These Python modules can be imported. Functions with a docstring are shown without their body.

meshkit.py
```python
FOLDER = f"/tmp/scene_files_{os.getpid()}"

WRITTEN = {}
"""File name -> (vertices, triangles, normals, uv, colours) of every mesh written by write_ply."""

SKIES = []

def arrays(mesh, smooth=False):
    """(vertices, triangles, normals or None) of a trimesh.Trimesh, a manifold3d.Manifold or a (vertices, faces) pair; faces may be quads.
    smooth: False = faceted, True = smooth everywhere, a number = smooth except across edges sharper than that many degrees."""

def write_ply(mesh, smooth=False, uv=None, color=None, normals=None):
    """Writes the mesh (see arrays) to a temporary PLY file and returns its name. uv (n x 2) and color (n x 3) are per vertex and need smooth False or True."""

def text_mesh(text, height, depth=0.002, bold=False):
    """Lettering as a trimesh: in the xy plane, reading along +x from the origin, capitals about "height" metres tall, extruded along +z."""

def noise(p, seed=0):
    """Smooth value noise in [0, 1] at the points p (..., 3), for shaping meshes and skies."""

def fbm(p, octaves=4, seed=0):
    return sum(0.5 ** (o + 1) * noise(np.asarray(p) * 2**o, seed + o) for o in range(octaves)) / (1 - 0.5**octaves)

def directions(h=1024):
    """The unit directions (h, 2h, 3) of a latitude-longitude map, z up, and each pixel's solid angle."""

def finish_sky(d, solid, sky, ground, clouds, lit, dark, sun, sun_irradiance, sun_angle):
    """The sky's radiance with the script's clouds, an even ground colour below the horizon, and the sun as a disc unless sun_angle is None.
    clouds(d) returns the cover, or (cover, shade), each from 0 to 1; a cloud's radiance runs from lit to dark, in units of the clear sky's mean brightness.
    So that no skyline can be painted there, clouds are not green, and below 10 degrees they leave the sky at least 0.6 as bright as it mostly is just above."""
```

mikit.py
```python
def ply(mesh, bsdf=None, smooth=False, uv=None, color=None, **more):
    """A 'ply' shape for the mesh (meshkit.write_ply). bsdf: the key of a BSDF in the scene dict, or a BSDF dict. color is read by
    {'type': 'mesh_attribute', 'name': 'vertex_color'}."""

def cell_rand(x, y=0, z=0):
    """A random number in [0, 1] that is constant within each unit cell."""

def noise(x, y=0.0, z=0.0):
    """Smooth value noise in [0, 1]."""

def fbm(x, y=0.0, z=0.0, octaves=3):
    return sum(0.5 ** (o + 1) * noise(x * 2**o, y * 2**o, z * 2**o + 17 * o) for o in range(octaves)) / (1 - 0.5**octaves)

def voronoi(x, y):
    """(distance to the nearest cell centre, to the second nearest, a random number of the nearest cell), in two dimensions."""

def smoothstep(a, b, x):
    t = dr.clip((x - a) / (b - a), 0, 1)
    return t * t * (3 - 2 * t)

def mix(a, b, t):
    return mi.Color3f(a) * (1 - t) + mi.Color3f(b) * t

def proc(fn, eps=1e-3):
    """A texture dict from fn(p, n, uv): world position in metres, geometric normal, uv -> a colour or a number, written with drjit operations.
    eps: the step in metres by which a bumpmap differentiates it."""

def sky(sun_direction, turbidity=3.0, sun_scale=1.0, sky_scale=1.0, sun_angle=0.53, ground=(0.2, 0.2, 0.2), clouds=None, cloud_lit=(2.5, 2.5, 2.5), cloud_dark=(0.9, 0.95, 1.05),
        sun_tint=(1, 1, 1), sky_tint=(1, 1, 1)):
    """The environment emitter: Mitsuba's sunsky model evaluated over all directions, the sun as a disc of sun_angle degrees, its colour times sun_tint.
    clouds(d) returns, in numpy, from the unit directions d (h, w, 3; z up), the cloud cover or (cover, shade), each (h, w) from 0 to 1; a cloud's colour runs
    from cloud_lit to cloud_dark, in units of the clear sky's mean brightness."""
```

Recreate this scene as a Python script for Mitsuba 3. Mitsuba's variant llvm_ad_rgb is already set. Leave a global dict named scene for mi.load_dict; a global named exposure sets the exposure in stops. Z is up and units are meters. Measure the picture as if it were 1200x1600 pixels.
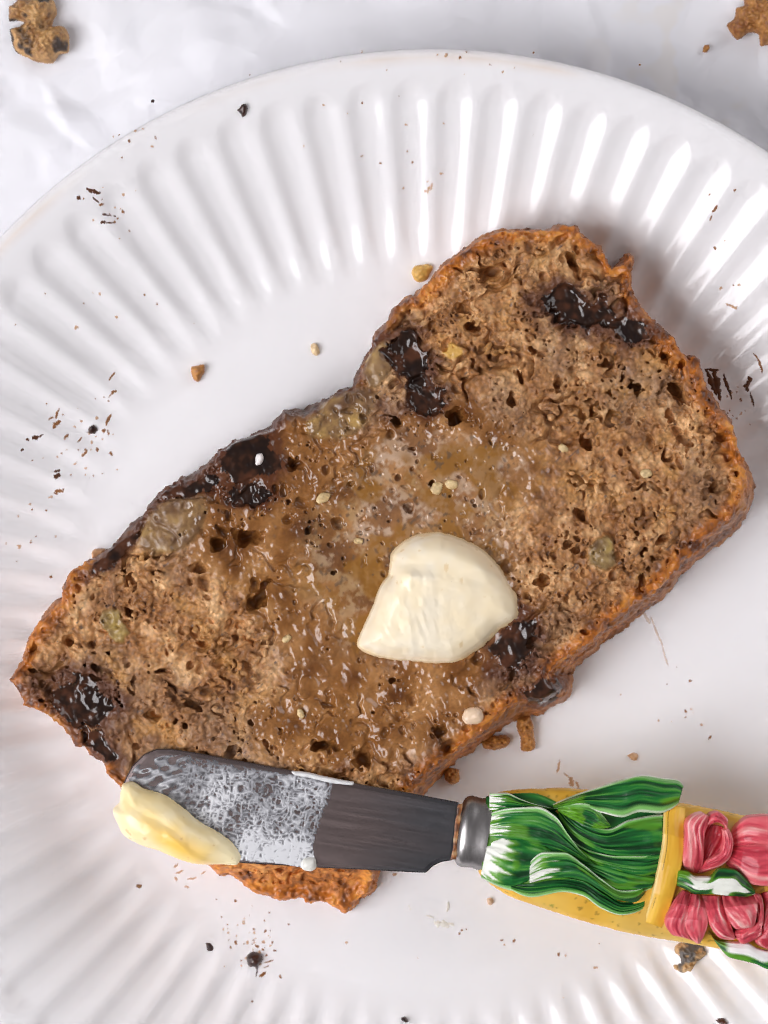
import math
import numpy as np
import mitsuba as mi
import drjit as dr
import trimesh
import meshkit
import mikit
from mikit import proc, smoothstep, mix
from meshkit import noise as vnoise, fbm as vfbm
from scipy import ndimage
from scipy.spatial import Delaunay
from scipy.interpolate import LinearNDInterpolator, PchipInterpolator
from PIL import Image, ImageDraw

T = mi.ScalarTransform4f
scene, labels = {}, {}

# ------------------------------------------------------------------ camera, lamps, exposure
CAM_Z, REF_Z, PX = 620.0, 20.0, 0.125            # millimetres; PX = mm per photo pixel at height REF_Z
exposure = 0.16
scene['camera'] = {
    'type': 'thinlens', 'fov': math.degrees(2 * math.atan(600 * PX / (CAM_Z - REF_Z))), 'fov_axis': 'x',
    'aperture_radius': 0.0035, 'focus_distance': (CAM_Z - 20.5) / 1000, 'near_clip': 0.05, 'far_clip': 20.0,
    'to_world': T().look_at(origin=[0, 0, CAM_Z / 1000], target=[0, 0, 0], up=[0, 1, 0]),
}


def lamp(key, at, target, w, h, rgb, label):
    scene[key] = {'type': 'rectangle',
                  'to_world': T().look_at(origin=at, target=target, up=[0, 0, 1]) @ T().scale([w / 2, h / 2, 1]),
                  'emitter': {'type': 'area', 'radiance': {'type': 'rgb', 'value': list(rgb)}},
                  'bsdf': {'type': 'diffuse', 'reflectance': {'type': 'rgb', 'value': [0.5, 0.5, 0.5]}}}
    labels[key] = {'label': label, 'category': 'lamp'}


lamp('softbox_lamp', [-0.78, -0.32, 0.90], [0, 0, 0.01], 0.84, 0.80, (6.9, 6.78, 6.98), 'large square softbox lamp standing to the left of the plate')
lamp('softbox_lamp_001', [0.90, 0.62, 0.72], [0, 0, 0.01], 0.9, 0.7, (2.2, 2.15, 2.2), 'weak unseen fill lamp added behind the plate on the right')  # added fill light, only there to lift the shadow side
scene['room_light'] = {'type': 'constant', 'radiance': {'type': 'rgb', 'value': [0.135, 0.128, 0.132]}}


# ------------------------------------------------------------------ helpers (millimetres)
def P(px, py, z):
    """The point at height z (mm) that the photograph shows at this pixel."""
    px, py, z = (np.asarray(a, float) for a in (px, py, z))
    k = PX * (CAM_Z - z) / (CAM_Z - REF_Z)
    return (px - 600) * k, (800 - py) * k


def put(key, v, f, bsdf, smooth=True, uv=None, color=None, normals=None):
    v = np.asarray(v, float) / 1000
    if normals is not None:
        path = meshkit.write_ply((v, f), False, uv, color, normals=normals)
        scene[key] = {'type': 'ply', 'filename': path, 'face_normals': False, 'bsdf': {'type': 'ref', 'id': bsdf}}
    else:
        scene[key] = mikit.ply((v, f), bsdf, smooth=smooth, uv=uv, color=color)
    return key


def tag(key, label, category=None, group=None, kind=None):
    d = {'label': label}
    if category: d['category'] = category
    if group: d['group'] = group
    if kind: d['kind'] = kind
    labels[key] = d


def n3(p, scale, seed=0, octaves=1):
    q = np.asarray(p, float) / scale + 100.0
    return vnoise(q, seed) if octaves == 1 else vfbm(q, octaves, seed)


def lin(t, stops, cols):
    """Colour ramp."""
    t = np.asarray(t, float)
    return np.stack([np.interp(t, stops, [c[k] for c in cols]) for k in range(3)], -1)


def blend(a, b, t):
    t = np.clip(np.asarray(t, float), 0, 1)[..., None]
    return np.asarray(a, float) * (1 - t) + np.asarray(b, float) * t


def sstep(a, b, x):
    t = np.clip((np.asarray(x, float) - a) / (b - a), 0, 1)
    return t * t * (3 - 2 * t)


def grid_faces(n, m, wrap=False):
    i, j = np.meshgrid(np.arange(n - 1), np.arange(m if wrap else m - 1), indexing='ij')
    a, b = i * m + j, i * m + (j + 1) % m
    c, d = (i + 1) * m + (j + 1) % m, (i + 1) * m + j
    a, b, c, d = (x.ravel() for x in (a, b, c, d))
    return np.concatenate([np.stack([a, b, c], 1), np.stack([a, c, d], 1)])


def catmull(pts, n, closed=False):
    """A smooth curve through points, n samples equally spaced by length."""
    pts = np.asarray(pts, float)
    if closed:
        pts = np.vstack([pts, pts[:1]])
    d = np.r_[0, np.cumsum(np.linalg.norm(np.diff(pts[:, :2], axis=0), axis=1))]
    return PchipInterpolator(d, pts)(np.linspace(0, d[-1], n, endpoint=not closed))


def poly_sdf(xy, cell, pad):
    """Signed distance (mm, negative inside) to a polygon on a grid; returns (array[ix, iy], x0, y0)."""
    ss = 3
    lo, hi = xy.min(0) - pad, xy.max(0) + pad
    n = np.ceil((hi - lo) / cell).astype(int) + 1
    im = Image.new('L', (int(n[0] * ss), int(n[1] * ss)))
    ImageDraw.Draw(im).polygon([tuple(p) for p in ((xy - lo) / cell * ss + ss / 2 - .5)], fill=255)
    on = np.asarray(im).T > 127
    d = ndimage.distance_transform_edt(~on) - ndimage.distance_transform_edt(on)
    d = ndimage.uniform_filter(d.astype(np.float32), ss)[ss // 2::ss, ss // 2::ss][:n[0], :n[1]]
    return d * (cell / ss), lo[0], lo[1]


def surface_nets(F, org, sp):
    """Mesh of F = 0 on a regular grid (naive surface nets); F < 0 is inside."""
    S = (F < 0)
    c = np.zeros(tuple(np.array(F.shape) - 1), np.uint8)
    for a, b, k in np.ndindex(2, 2, 2):
        c += S[a:F.shape[0] - 1 + a, b:F.shape[1] - 1 + b, k:F.shape[2] - 1 + k]
    act = (c > 0) & (c < 8)
    idx = np.argwhere(act)
    num = np.full(act.shape, -1, np.int32)
    num[act] = np.arange(len(idx), dtype=np.int32)
    corner = [np.array(t) for t in np.ndindex(2, 2, 2)]
    val = {tuple(t): F[idx[:, 0] + t[0], idx[:, 1] + t[1], idx[:, 2] + t[2]] for t in corner}
    acc, cnt = np.zeros((len(idx), 3)), np.zeros(len(idx))
    for ax in range(3):
        for t in corner:
            if t[ax]:
                continue
            u = t.copy(); u[ax] = 1
            a, b = val[tuple(t)], val[tuple(u)]
            cross = (a < 0) != (b < 0)
            w = np.where(cross, a / np.where(cross, a - b, 1), 0)
            p = np.tile(t.astype(float), (len(idx), 1))
            p[:, ax] = w
            acc += np.where(cross[:, None], p, 0)
            cnt += cross
    v = (idx + acc / np.maximum(cnt, 1)[:, None]) * np.asarray(sp) + np.asarray(org)
    faces = []
    for ax in range(3):
        a1, a2 = (ax + 1) % 3, (ax + 2) % 3
        lo = [slice(None)] * 3; hi = [slice(None)] * 3
        lo[ax] = slice(0, -1); hi[ax] = slice(1, None)
        for k in (a1, a2):
            lo[k] = hi[k] = slice(1, -1)
        A, B = S[tuple(lo)], S[tuple(hi)]
        e = np.argwhere(A != B)
        flip = A[A != B]
        e[:, a1] += 1; e[:, a2] += 1
        q = []
        for d1, d2 in ((0, 0), (1, 0), (1, 1), (0, 1)):
            g = e.copy(); g[:, a1] -= d1; g[:, a2] -= d2
            q.append(num[g[:, 0], g[:, 1], g[:, 2]])
        q = np.stack(q, 1)
        q = np.where(flip[:, None], q[:, ::-1], q)[:, ::-1]
        q = q[(q >= 0).all(1)]
        faces += [q[:, [0, 1, 2]], q[:, [0, 2, 3]]]
    f = np.concatenate(faces)
    return v, f


def vertex_normals(v, f):
    n = np.zeros_like(v)
    fn = np.cross(v[f[:, 1]] - v[f[:, 0]], v[f[:, 2]] - v[f[:, 0]])
    for k in range(3):
        np.add.at(n, f[:, k], fn)
    return n / np.maximum(np.linalg.norm(n, axis=1, keepdims=True), 1e-12)


def noise_grid(shape, sp, scale, seed, off=(0, 0, 0)):
    """Smooth random field in [-1, 1] on a grid, feature size 'scale' mm, by separable cubic interpolation of random lattice values."""
    rng = np.random.default_rng(seed)
    dims = [int(math.ceil(s * d / scale)) + 5 for s, d in zip(shape, sp)]
    a = rng.uniform(-1, 1, dims).astype(np.float32)
    for ax, (s, d) in enumerate(zip(shape, sp)):
        t = np.arange(s) * d / scale + 1
        i = t.astype(int); u = (t - i).astype(np.float32)
        w = [(1 - u) ** 3 / 6, (3 * u ** 3 - 6 * u ** 2 + 4) / 6, (-3 * u ** 3 + 3 * u ** 2 + 3 * u + 1) / 6, u ** 3 / 6]
        sh = [1, 1, 1]; sh[ax] = s
        a = sum(np.take(a, i - 1 + k, axis=ax) * w[k].reshape(sh) for k in range(4))
    return a * 1.9


def sub(v, f, keep, *attrs):
    """The faces kept, with their vertices renumbered."""
    f = f[keep]
    used, inv = np.unique(f.ravel(), return_inverse=True)
    return (v[used], inv.reshape(-1, 3)) + tuple(None if a is None else a[used] for a in attrs)


# ------------------------------------------------------------------ materials
VC = {'type': 'mesh_attribute', 'name': 'vertex_color'}
rough_uv = proc(lambda p, n, uv: uv.x)


def two(b): return {'type': 'twosided', 'bsdf': b}


scene['m_crumb'] = two({'type': 'principled', 'base_color': VC, 'roughness': rough_uv, 'specular': 0.6})
scene['m_choc'] = two({'type': 'principled', 'base_color': VC, 'roughness': 0.2, 'specular': 0.55})
scene['m_butter'] = two({'type': 'principled', 'base_color': VC, 'roughness': 0.27, 'specular': 0.5})
scene['m_paint'] = two({'type': 'principled', 'base_color': VC, 'roughness': 0.36, 'specular': 0.42})
scene['m_stain'] = two({'type': 'principled', 'base_color': VC, 'roughness': 0.45, 'specular': 0.4})
def glaze(p, n, uv):
    # greasy smudges and wiped streaks dull the glaze here and there
    s_ = smoothstep(0.48, 0.66, mikit.fbm(p.x * 38, p.y * 38, 1.0, 3)) * 0.6 + 0.4 * smoothstep(0.5, 0.7, mikit.fbm(p.x * 260 + p.y * 90, p.y * 60, 5.0, 3))
    return 0.085 + 0.10 * s_


scene['m_plate'] = two({'type': 'principled', 'base_color': VC, 'roughness': proc(glaze), 'specular': 0.36})
scene['m_film'] = two({'type': 'principled', 'base_color': VC, 'roughness': 0.3, 'specular': 0.5})
scene['m_oil'] = {'type': 'roughdielectric', 'alpha': 0.08, 'int_ior': 1.45}


def paper_tint(p, n, uv):
    k = mikit.fbm(p.x * 60, p.y * 60, 3.0, 3)
    g = smoothstep(0.60, 0.74, mikit.fbm(p.x * 140, p.y * 140, 9.0, 3)) * smoothstep(0.03, 0.06, p.x) * 0.35
    return mix(mix((0.77, 0.77, 0.80), (0.82, 0.82, 0.85), k), (0.78, 0.72, 0.64), g)


scene['m_paper'] = two({'type': 'principled', 'base_color': proc(paper_tint), 'roughness': 0.55, 'specular': 0.3})
scene['m_table'] = {'type': 'diffuse', 'reflectance': {'type': 'rgb', 'value': [0.72, 0.72, 0.74]}}


def brushed(p, n, uv):
    # scratches run along the blade (uv.x along, uv.y across, both in metres)
    a = mikit.fbm(uv.x * 60, uv.y * 2600, 1.0, 3)
    b = mikit.noise(uv.x * 300, uv.y * 3000, 4.0)
    return 0.09 + 0.055 * a + 0.02 * b


def painted_reflection(p, n, uv):  # brownish room reflection painted into the steel colour, turning blue-grey towards the handle
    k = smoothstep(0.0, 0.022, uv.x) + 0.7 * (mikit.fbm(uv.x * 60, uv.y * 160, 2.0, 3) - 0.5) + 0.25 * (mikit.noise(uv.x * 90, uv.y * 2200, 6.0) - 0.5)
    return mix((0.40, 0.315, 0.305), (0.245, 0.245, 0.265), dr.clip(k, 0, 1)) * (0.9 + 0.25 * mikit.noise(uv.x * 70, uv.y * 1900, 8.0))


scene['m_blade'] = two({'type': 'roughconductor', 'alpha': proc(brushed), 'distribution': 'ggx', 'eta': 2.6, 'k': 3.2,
                        'specular_reflectance': proc(painted_reflection)})
scene['m_ferrule'] = two({'type': 'roughconductor', 'alpha': proc(lambda p, n, uv: 0.07 + 0.08 * mikit.fbm(p.x * 2500, p.y * 400, p.z * 400, 3)), 'distribution': 'ggx',
                          'eta': 2.6, 'k': 3.2, 'specular_reflectance': {'type': 'rgb', 'value': [0.8, 0.77, 0.76]}})

# ------------------------------------------------------------------ setting: table and crumpled paper
scene['table_top'] = {'type': 'cube', 'to_world': T().translate([0, 0, -0.0165]) @ T().scale([0.9, 0.9, 0.0125]), 'bsdf': {'type': 'ref', 'id': 'm_table'}}
tag('table_top', 'pale table top under the crumpled paper', kind='structure')


def crumple(x, y, spacing, amp, seed, lo, hi):
    rng = np.random.default_rng(seed)
    n = ((hi - lo) / spacing).astype(int)
    gx, gy = np.meshgrid(np.arange(-2, n[0] + 3), np.arange(-2, n[1] + 3), indexing='ij')
    pts = np.stack([gx, gy], -1).reshape(-1, 2) * spacing + lo + rng.uniform(-.48, .48, (gx.size, 2)) * spacing
    h = rng.uniform(-1, 1, len(pts)) * amp
    return LinearNDInterpolator(Delaunay(pts), h)(np.stack([x, y], -1).reshape(-1, 2)).reshape(x.shape)


lo, hi = np.array([-112., -150.]), np.array([118., 128.])
gx, gy = np.meshgrid(np.arange(lo[0], hi[0], 0.6), np.arange(lo[1], hi[1], 0.6), indexing='ij')
wx, wy = 2.5 * (n3(np.stack([gx, gy, 0 * gx], -1), 9, 5) - .5), 2.5 * (n3(np.stack([gx, gy, 0 * gx], -1), 9, 6) - .5)
gz = crumple(gx + wx, gy + wy, 19, 1.9, 11, lo - 9, hi + 9) + crumple(gx + wx, gy - wy, 8.5, 0.95, 12, lo - 9, hi + 9) + crumple(gx - wx, gy, 4.2, 0.42, 13, lo - 9, hi + 9)
gz = ndimage.gaussian_filter(gz, 0.55) + 0.05 * (n3(np.stack([gx, gy, 0 * gx], -1), 1.1, 7) - .5)
rr = np.hypot(gx - 9.75, gy + 25.5)
gz = np.where(rr < 95, -1.9, np.clip(gz, -1.9, 1.6) * sstep(90, 112, rr) - 1.9 * (1 - sstep(90, 112, rr))) - 0.4
pf = grid_faces(*gx.shape)[:, ::-1]
pvv, pf = (np.stack([gx, gy, gz], -1).reshape(-1, 3), pf[rr.ravel()[pf].min(1) > 66])
used, inv = np.unique(pf, return_inverse=True)
put('baking_paper', pvv[used], inv.reshape(-1, 3), 'm_paper')
tag('baking_paper', 'crumpled white baking paper lying under the whole plate', 'paper')

# ------------------------------------------------------------------ plate
PLX, PLY_ = P(678, 1004, 21)
WELL = 4.0
N_FLUTE = 76
FL_PHASE = -0.2                                   # degrees: clockwise from the top of the picture, where a groove's shaded wall lies


def plate_profile(r):
    """Height of the upper face without flutes."""
    return WELL + 16.6 * sstep(70, 121, r) ** 0.92 + 0.0 * r


def plate_top(x, y):
    dx, dy = x - PLX, y - PLY_
    r, th = np.hypot(dx, dy), np.degrees(np.arctan2(dx, dy))
    base = plate_profile(r)
    phi = (th - FL_PHASE) / (360 / N_FLUTE)
    t = phi - np.floor(phi)                       # 0 on the ridge between two flutes
    c = 0.5 - 0.5 * np.cos(2 * np.pi * t)
    shape = 1.0 - (1 - c) ** 1.5                  # wide scoops, narrower ridges
    # each scoop has rounded ends
    tc = (t - 0.5) * 2
    r_in = 76.5 + 4.0 * tc ** 2
    r_out = 110.3 - 3.2 * tc ** 2
    w = sstep(r_in - 4.5, r_in + 7, r) * (1 - sstep(r_out - 4.0, r_out + 0.6, r))
    return base - 1.0 * shape * w


radii = np.r_[np.linspace(0.0, 68, 30), np.linspace(68.5, 112.4, 100)]
NA = N_FLUTE * 12
ang = np.arange(NA) * 2 * np.pi / NA
R, A = np.meshgrid(radii, ang, indexing='ij')
X, Y = PLX + R * np.sin(A), PLY_ + R * np.cos(A)
Z = plate_top(X, Y)
Z += 0.05 * (n3(np.stack([X, Y, 0 * X], -1), 14, 3) - .5)
zr = Z[-1].mean()
# rolled lip, outside wall and foot: (r, z)
lip = [(113.3, zr + .22), (114.3, zr + .42), (115.2, zr + .36), (115.9, zr + .02), (116.1, zr - .55), (115.9, zr - 1.2), (115.2, zr - 1.8), (113.5, zr - 2.6), (110, zr - 4.2), (104, zr - 7.2),
       (96, 7.0), (88, 3.6), (80, 1.4), (74, 0.5), (72, -1.6), (69, -1.6), (67.5, 0.6), (0.01, 0.6)]
for r_, z_ in lip:
    X = np.vstack([X, PLX + r_ * np.sin(ang)]); Y = np.vstack([Y, PLY_ + r_ * np.cos(ang)]); Z = np.vstack([Z, np.full(NA, z_)])
v = np.stack([X, Y, Z], -1).reshape(-1, 3)
rv = np.hypot(v[:, 0] - PLX, v[:, 1] - PLY_)
edge = np.exp(-((rv - 114.3) / 0.9) ** 2) * sstep(.35, .65, n3(v, 16, 21, 2)) * (v[:, 2] > 15)
col = blend(np.tile((0.835, 0.825, 0.835), (len(v), 1)), (0.78, 0.68, 0.60), edge * 0.8)
put('dinner_plate', v, grid_faces(len(X), NA, wrap=True)[:, ::-1], 'm_plate', color=col)
tag('dinner_plate', 'round white glazed plate with fluted rim under the cake slice', 'plate')


def plate_z(x, y): return plate_top(np.asarray(x, float), np.asarray(y, float))


# ------------------------------------------------------------------ the slice of banana bread
TOP = 21.0
outline = np.array([
    (16, 1062), (35, 1037), (41, 1007), (50, 990), (67, 972), (82, 950), (96, 940), (99, 922), (112, 900), (137, 882), (175, 857), (210, 820), (225, 807), (237, 787), (257, 767), (280, 755), (300, 750),
    (325, 727), (345, 707), (367, 692), (400, 682), (430, 671), (433, 660), (445, 646), (460, 646), (475, 651), (485, 645), (507, 634), (525, 619), (540, 612), (560, 605), (562, 585), (580, 555), (592, 520), (611, 500),
    (620, 482), (640, 464), (652, 466), (667, 450), (682, 435), (695, 412), (722, 395), (750, 375), (785, 362), (825, 355), (845, 358), (852, 361), (875, 354), (900, 357), (915, 370), (940, 387), (957, 419),
    (967, 415), (980, 407), (985, 394), (992, 399), (986, 415), (987, 450), (992, 467), (1000, 480), (1020, 502), (1035, 515), (1060, 542), (1072, 562), (1080, 573), (1085, 559), (1093, 561), (1095, 575), (1100, 601), (1112, 620), (1122, 645),
    (1133, 652), (1143, 670), (1150, 692), (1163, 727), (1165, 755), (1157, 785), (1138, 806), (1107, 833), (1075, 862), (1045, 892), (1020, 918), (980, 947), (945, 975), (915, 1000), (880, 1030), (850, 1052), (868, 1078), (845, 1092), (815, 1088),
    (790, 1105), (765, 1125), (735, 1148), (700, 1175), (670, 1205), (645, 1228), (606, 1266), (572, 1318), (552, 1350), (562, 1368), (556, 1384), (540, 1396), (530, 1412), (515, 1400), (490, 1404), (470, 1394), (440, 1397),
    (400, 1393), (375, 1381), (352, 1366), (340, 1372), (332, 1358), (290, 1328), (230, 1270), (189, 1227), (175, 1215), (165, 1209), (160, 1192), (142, 1175), (136, 1163), (120, 1163), (117, 1150), (95, 1130), (72, 1110), (52, 1104), (37, 1102), (32, 1082)], float)
OX, OY = P(outline[:, 0], outline[:, 1], TOP)
TH = math.radians(40)
UX, UY = np.array([math.cos(TH), math.sin(TH)]), np.array([-math.sin(TH), math.cos(TH)])


def to_uv(x, y): return x * UX[0] + y * UX[1], x * UY[0] + y * UY[1]


def from_uv(u, v): return u * UX[0] + v * UY[0], u * UX[1] + v * UY[1]


def px_uv(px, py, z=TOP): return to_uv(*P(px, py, z))


SP = (0.215, 0.215, 0.24)
d2, u0, v0 = poly_sdf(np.stack(to_uv(OX, OY), -1), SP[0], 8.0)
nu, nv = d2.shape
z0, nz = WELL + 0.35, int((24.2 - WELL - 0.35) / SP[2])
U, V = u0 + np.arange(nu) * SP[0], v0 + np.arange(nv) * SP[1]
UU, VV = np.meshgrid(U, V, indexing='ij')
XX, YY = from_uv(UU, VV)
kk = PX * (CAM_Z - TOP) / (CAM_Z - REF_Z)
PXX, PYY = XX / kk + 600, 800 - YY / kk            # photo pixel of each column, at the height of the cut face
ZZ = (z0 + np.arange(nz) * SP[2]).astype(np.float32)
shape = (nu, nv, nz)


def N2(scale, seed, octaves=2):
    return vfbm(np.stack([UU / scale + 50, VV / scale + 50, 0 * UU], -1), octaves, seed) * 2 - 1


w1, w2 = N2(5, 101, 3) + .35 * N2(1.4, 103, 2), N2(5, 102, 3) + .35 * N2(1.4, 104, 2)


def blob(px, py, rx, ry, rot=0, warp=1.0, soft=1.0):
    """1 inside an uneven ellipse on the cut face (pixels), fading out; negative distance-like value returned too."""
    a = math.radians(rot)
    dx, dy = PXX - px + warp * 10 * w1, PYY - py + warp * 10 * w2
    e = np.hypot((dx * math.cos(a) + dy * math.sin(a)) / rx, (-dx * math.sin(a) + dy * math.cos(a)) / ry)
    return e


# regions of the face -----------------------------------------------------------
e_wet = np.minimum(blob(600, 900, 245, 215, 20, 3), np.minimum(blob(700, 720, 165, 90, 0, 3), blob(570, 1110, 190, 95, -8, 3)))
e_wet = np.minimum(e_wet, blob(440, 770, 190, 90, -38, 3))
wet = 1 - sstep(0.78, 1.08, e_wet)
pool = 1 - sstep(0.7, 1.1, np.minimum(blob(640, 880, 185, 165, 0, 3), blob(690, 740, 150, 70, 0, 3)))   # melted butter standing on the crumb
chips = [  # px, py, rx, ry, rot, depth(mm), label
    (645, 570, 30, 62, -22, 1.1, 'molten dark chocolate chip at the notched upper edge'),
    (655, 622, 34, 30, 0, 1.3, 'small dark chocolate chip just below the molten one at the notch'),
    (905, 485, 60, 30, 12, 1.6, 'long dark chocolate chip near the upper right crust'),
    (985, 505, 40, 20, 12, 0.5, 'dark chocolate chip breaking through the upper right crust'),
    (385, 718, 46, 42, -35, 0.0, 'glossy dark chocolate chip on the upper left edge'),
    (385, 772, 34, 16, 8, 1.2, 'thin dark chocolate streak below the glossy edge chip'),
    (300, 765, 38, 19, -20, 0.0, 'burnt chocolate chip on the banana at the upper left edge'),
    (176, 862, 52, 14, -38, 0.0, 'flat smear of chocolate along the left crust'),
    (124, 1098, 52, 34, 28, 0.9, 'wet dark chocolate chip at the lower left edge'),
    (160, 1160, 34, 15, 48, 0.6, 'chocolate chip dripping over the lower left crust'),
    (800, 1010, 40, 32, -25, 0.5, 'dark chocolate patch beside the butter pat'),
    (850, 1082, 26, 11, -22, 0.0, 'burnt black chip sticking out of the lower crust'),
]
bananas = [
    (268, 822, 62, 36, -35, 'greyish yellow banana piece on the upper left edge'),
    (535, 650, 60, 34, -30, 'brownish yellow banana piece at the middle of the upper edge'),
    (592, 570, 18, 46, 22, 'olive banana piece beside the molten chocolate'),
    (182, 978, 17, 30, -22, 'clear greenish banana piece in the left crumb'),
    (940, 865, 24, 28, 20, 'clear greenish banana piece in the right crumb'),
    (705, 545, 17, 15, 0, 'small golden nut piece in the upper crumb'),
]
e_chip = np.stack([blob(*c[:5], 2.4) for c in chips])
e_ban = np.stack([blob(*b[:5], 0.9) for b in bananas])
chip_i, chip_e = e_chip.argmin(0), e_chip.min(0)
ban_i, ban_e = e_ban.argmin(0), e_ban.min(0)
choc = 1 - sstep(0.82, 1.12, chip_e)
ban = (1 - sstep(0.8, 1.1, ban_e)) * (1 - choc)
smoothed = np.maximum.reduce([wet * 0.68, pool * 0.95, choc * 0.9, ban * 0.85])

# height of the cut face
ztop = TOP + 0.9 * N2(26, 110, 2) + 0.25 * N2(7, 111, 2)
ztop -= 9.5 * sstep(1325, 1400, PYY) * sstep(640, 560, PXX) + 0.8 * sstep(1200, 1320, PYY)
for c, e in zip(chips, e_chip):
    ztop -= c[5] * (1 - sstep(0.5, 1.15, e))
ztop += 0.55 * ban
ztop -= 0.5 * pool
ztop -= 0.55 * sstep(-1.6, 0.4, d2)                                            # worn edge

# outline: flares outwards towards the plate on the lower right, where the crust shows
g0, g1 = np.gradient(ndimage.gaussian_filter(d2, 14))
nl = np.hypot(g0, g1) + 1e-6
gx_, gy_ = (g0 * UX[0] + g1 * UY[0]) / nl, (g0 * UX[1] + g1 * UY[1]) / nl
flare = 3.0 * sstep(0.35, 0.9, gx_ * 0.68 - gy_ * 0.73) + 1.0
flare = ndimage.gaussian_filter(flare, 6) + 0.5 * N2(8, 115)

F = np.empty(shape, np.float32)
tz = np.clip((TOP - ZZ) / (TOP - WELL), 0, 1) ** 0.8
side = d2[..., None].astype(np.float32) - (flare[..., None] * tz).astype(np.float32)
top = ZZ - ztop[..., None].astype(np.float32)
k = 0.9
hh = np.clip(0.5 + 0.5 * (side - top) / k, 0, 1)
F[:] = top + (side - top) * hh + k * hh * (1 - hh)
del hh
rough = (1 - smoothed).astype(np.float32)[..., None]
near = np.abs(F) < 4
dis = 0.70 * noise_grid(shape, SP, 3.4, 1) + 0.36 * noise_grid(shape, SP, 1.45, 2)
n_s = noise_grid(shape, SP, 0.66, 3)
F += (dis + 0.36 * n_s + 0.30 * noise_grid(shape, SP, 0.44, 13)) * (0.14 + 0.86 * rough) * np.where(side > -1.2, 0.95, 1.0).astype(np.float32)
wet3, pool3 = wet[..., None].astype(np.float32), pool[..., None].astype(np.float32)
F += (0.20 * noise_grid(shape, SP, 1.3, 4) + 0.13 * noise_grid(shape, SP, 0.55, 14)) * (1 - rough) * (1 - 0.85 * pool3) * (1 - 0.45 * choc[..., None].astype(np.float32))
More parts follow.
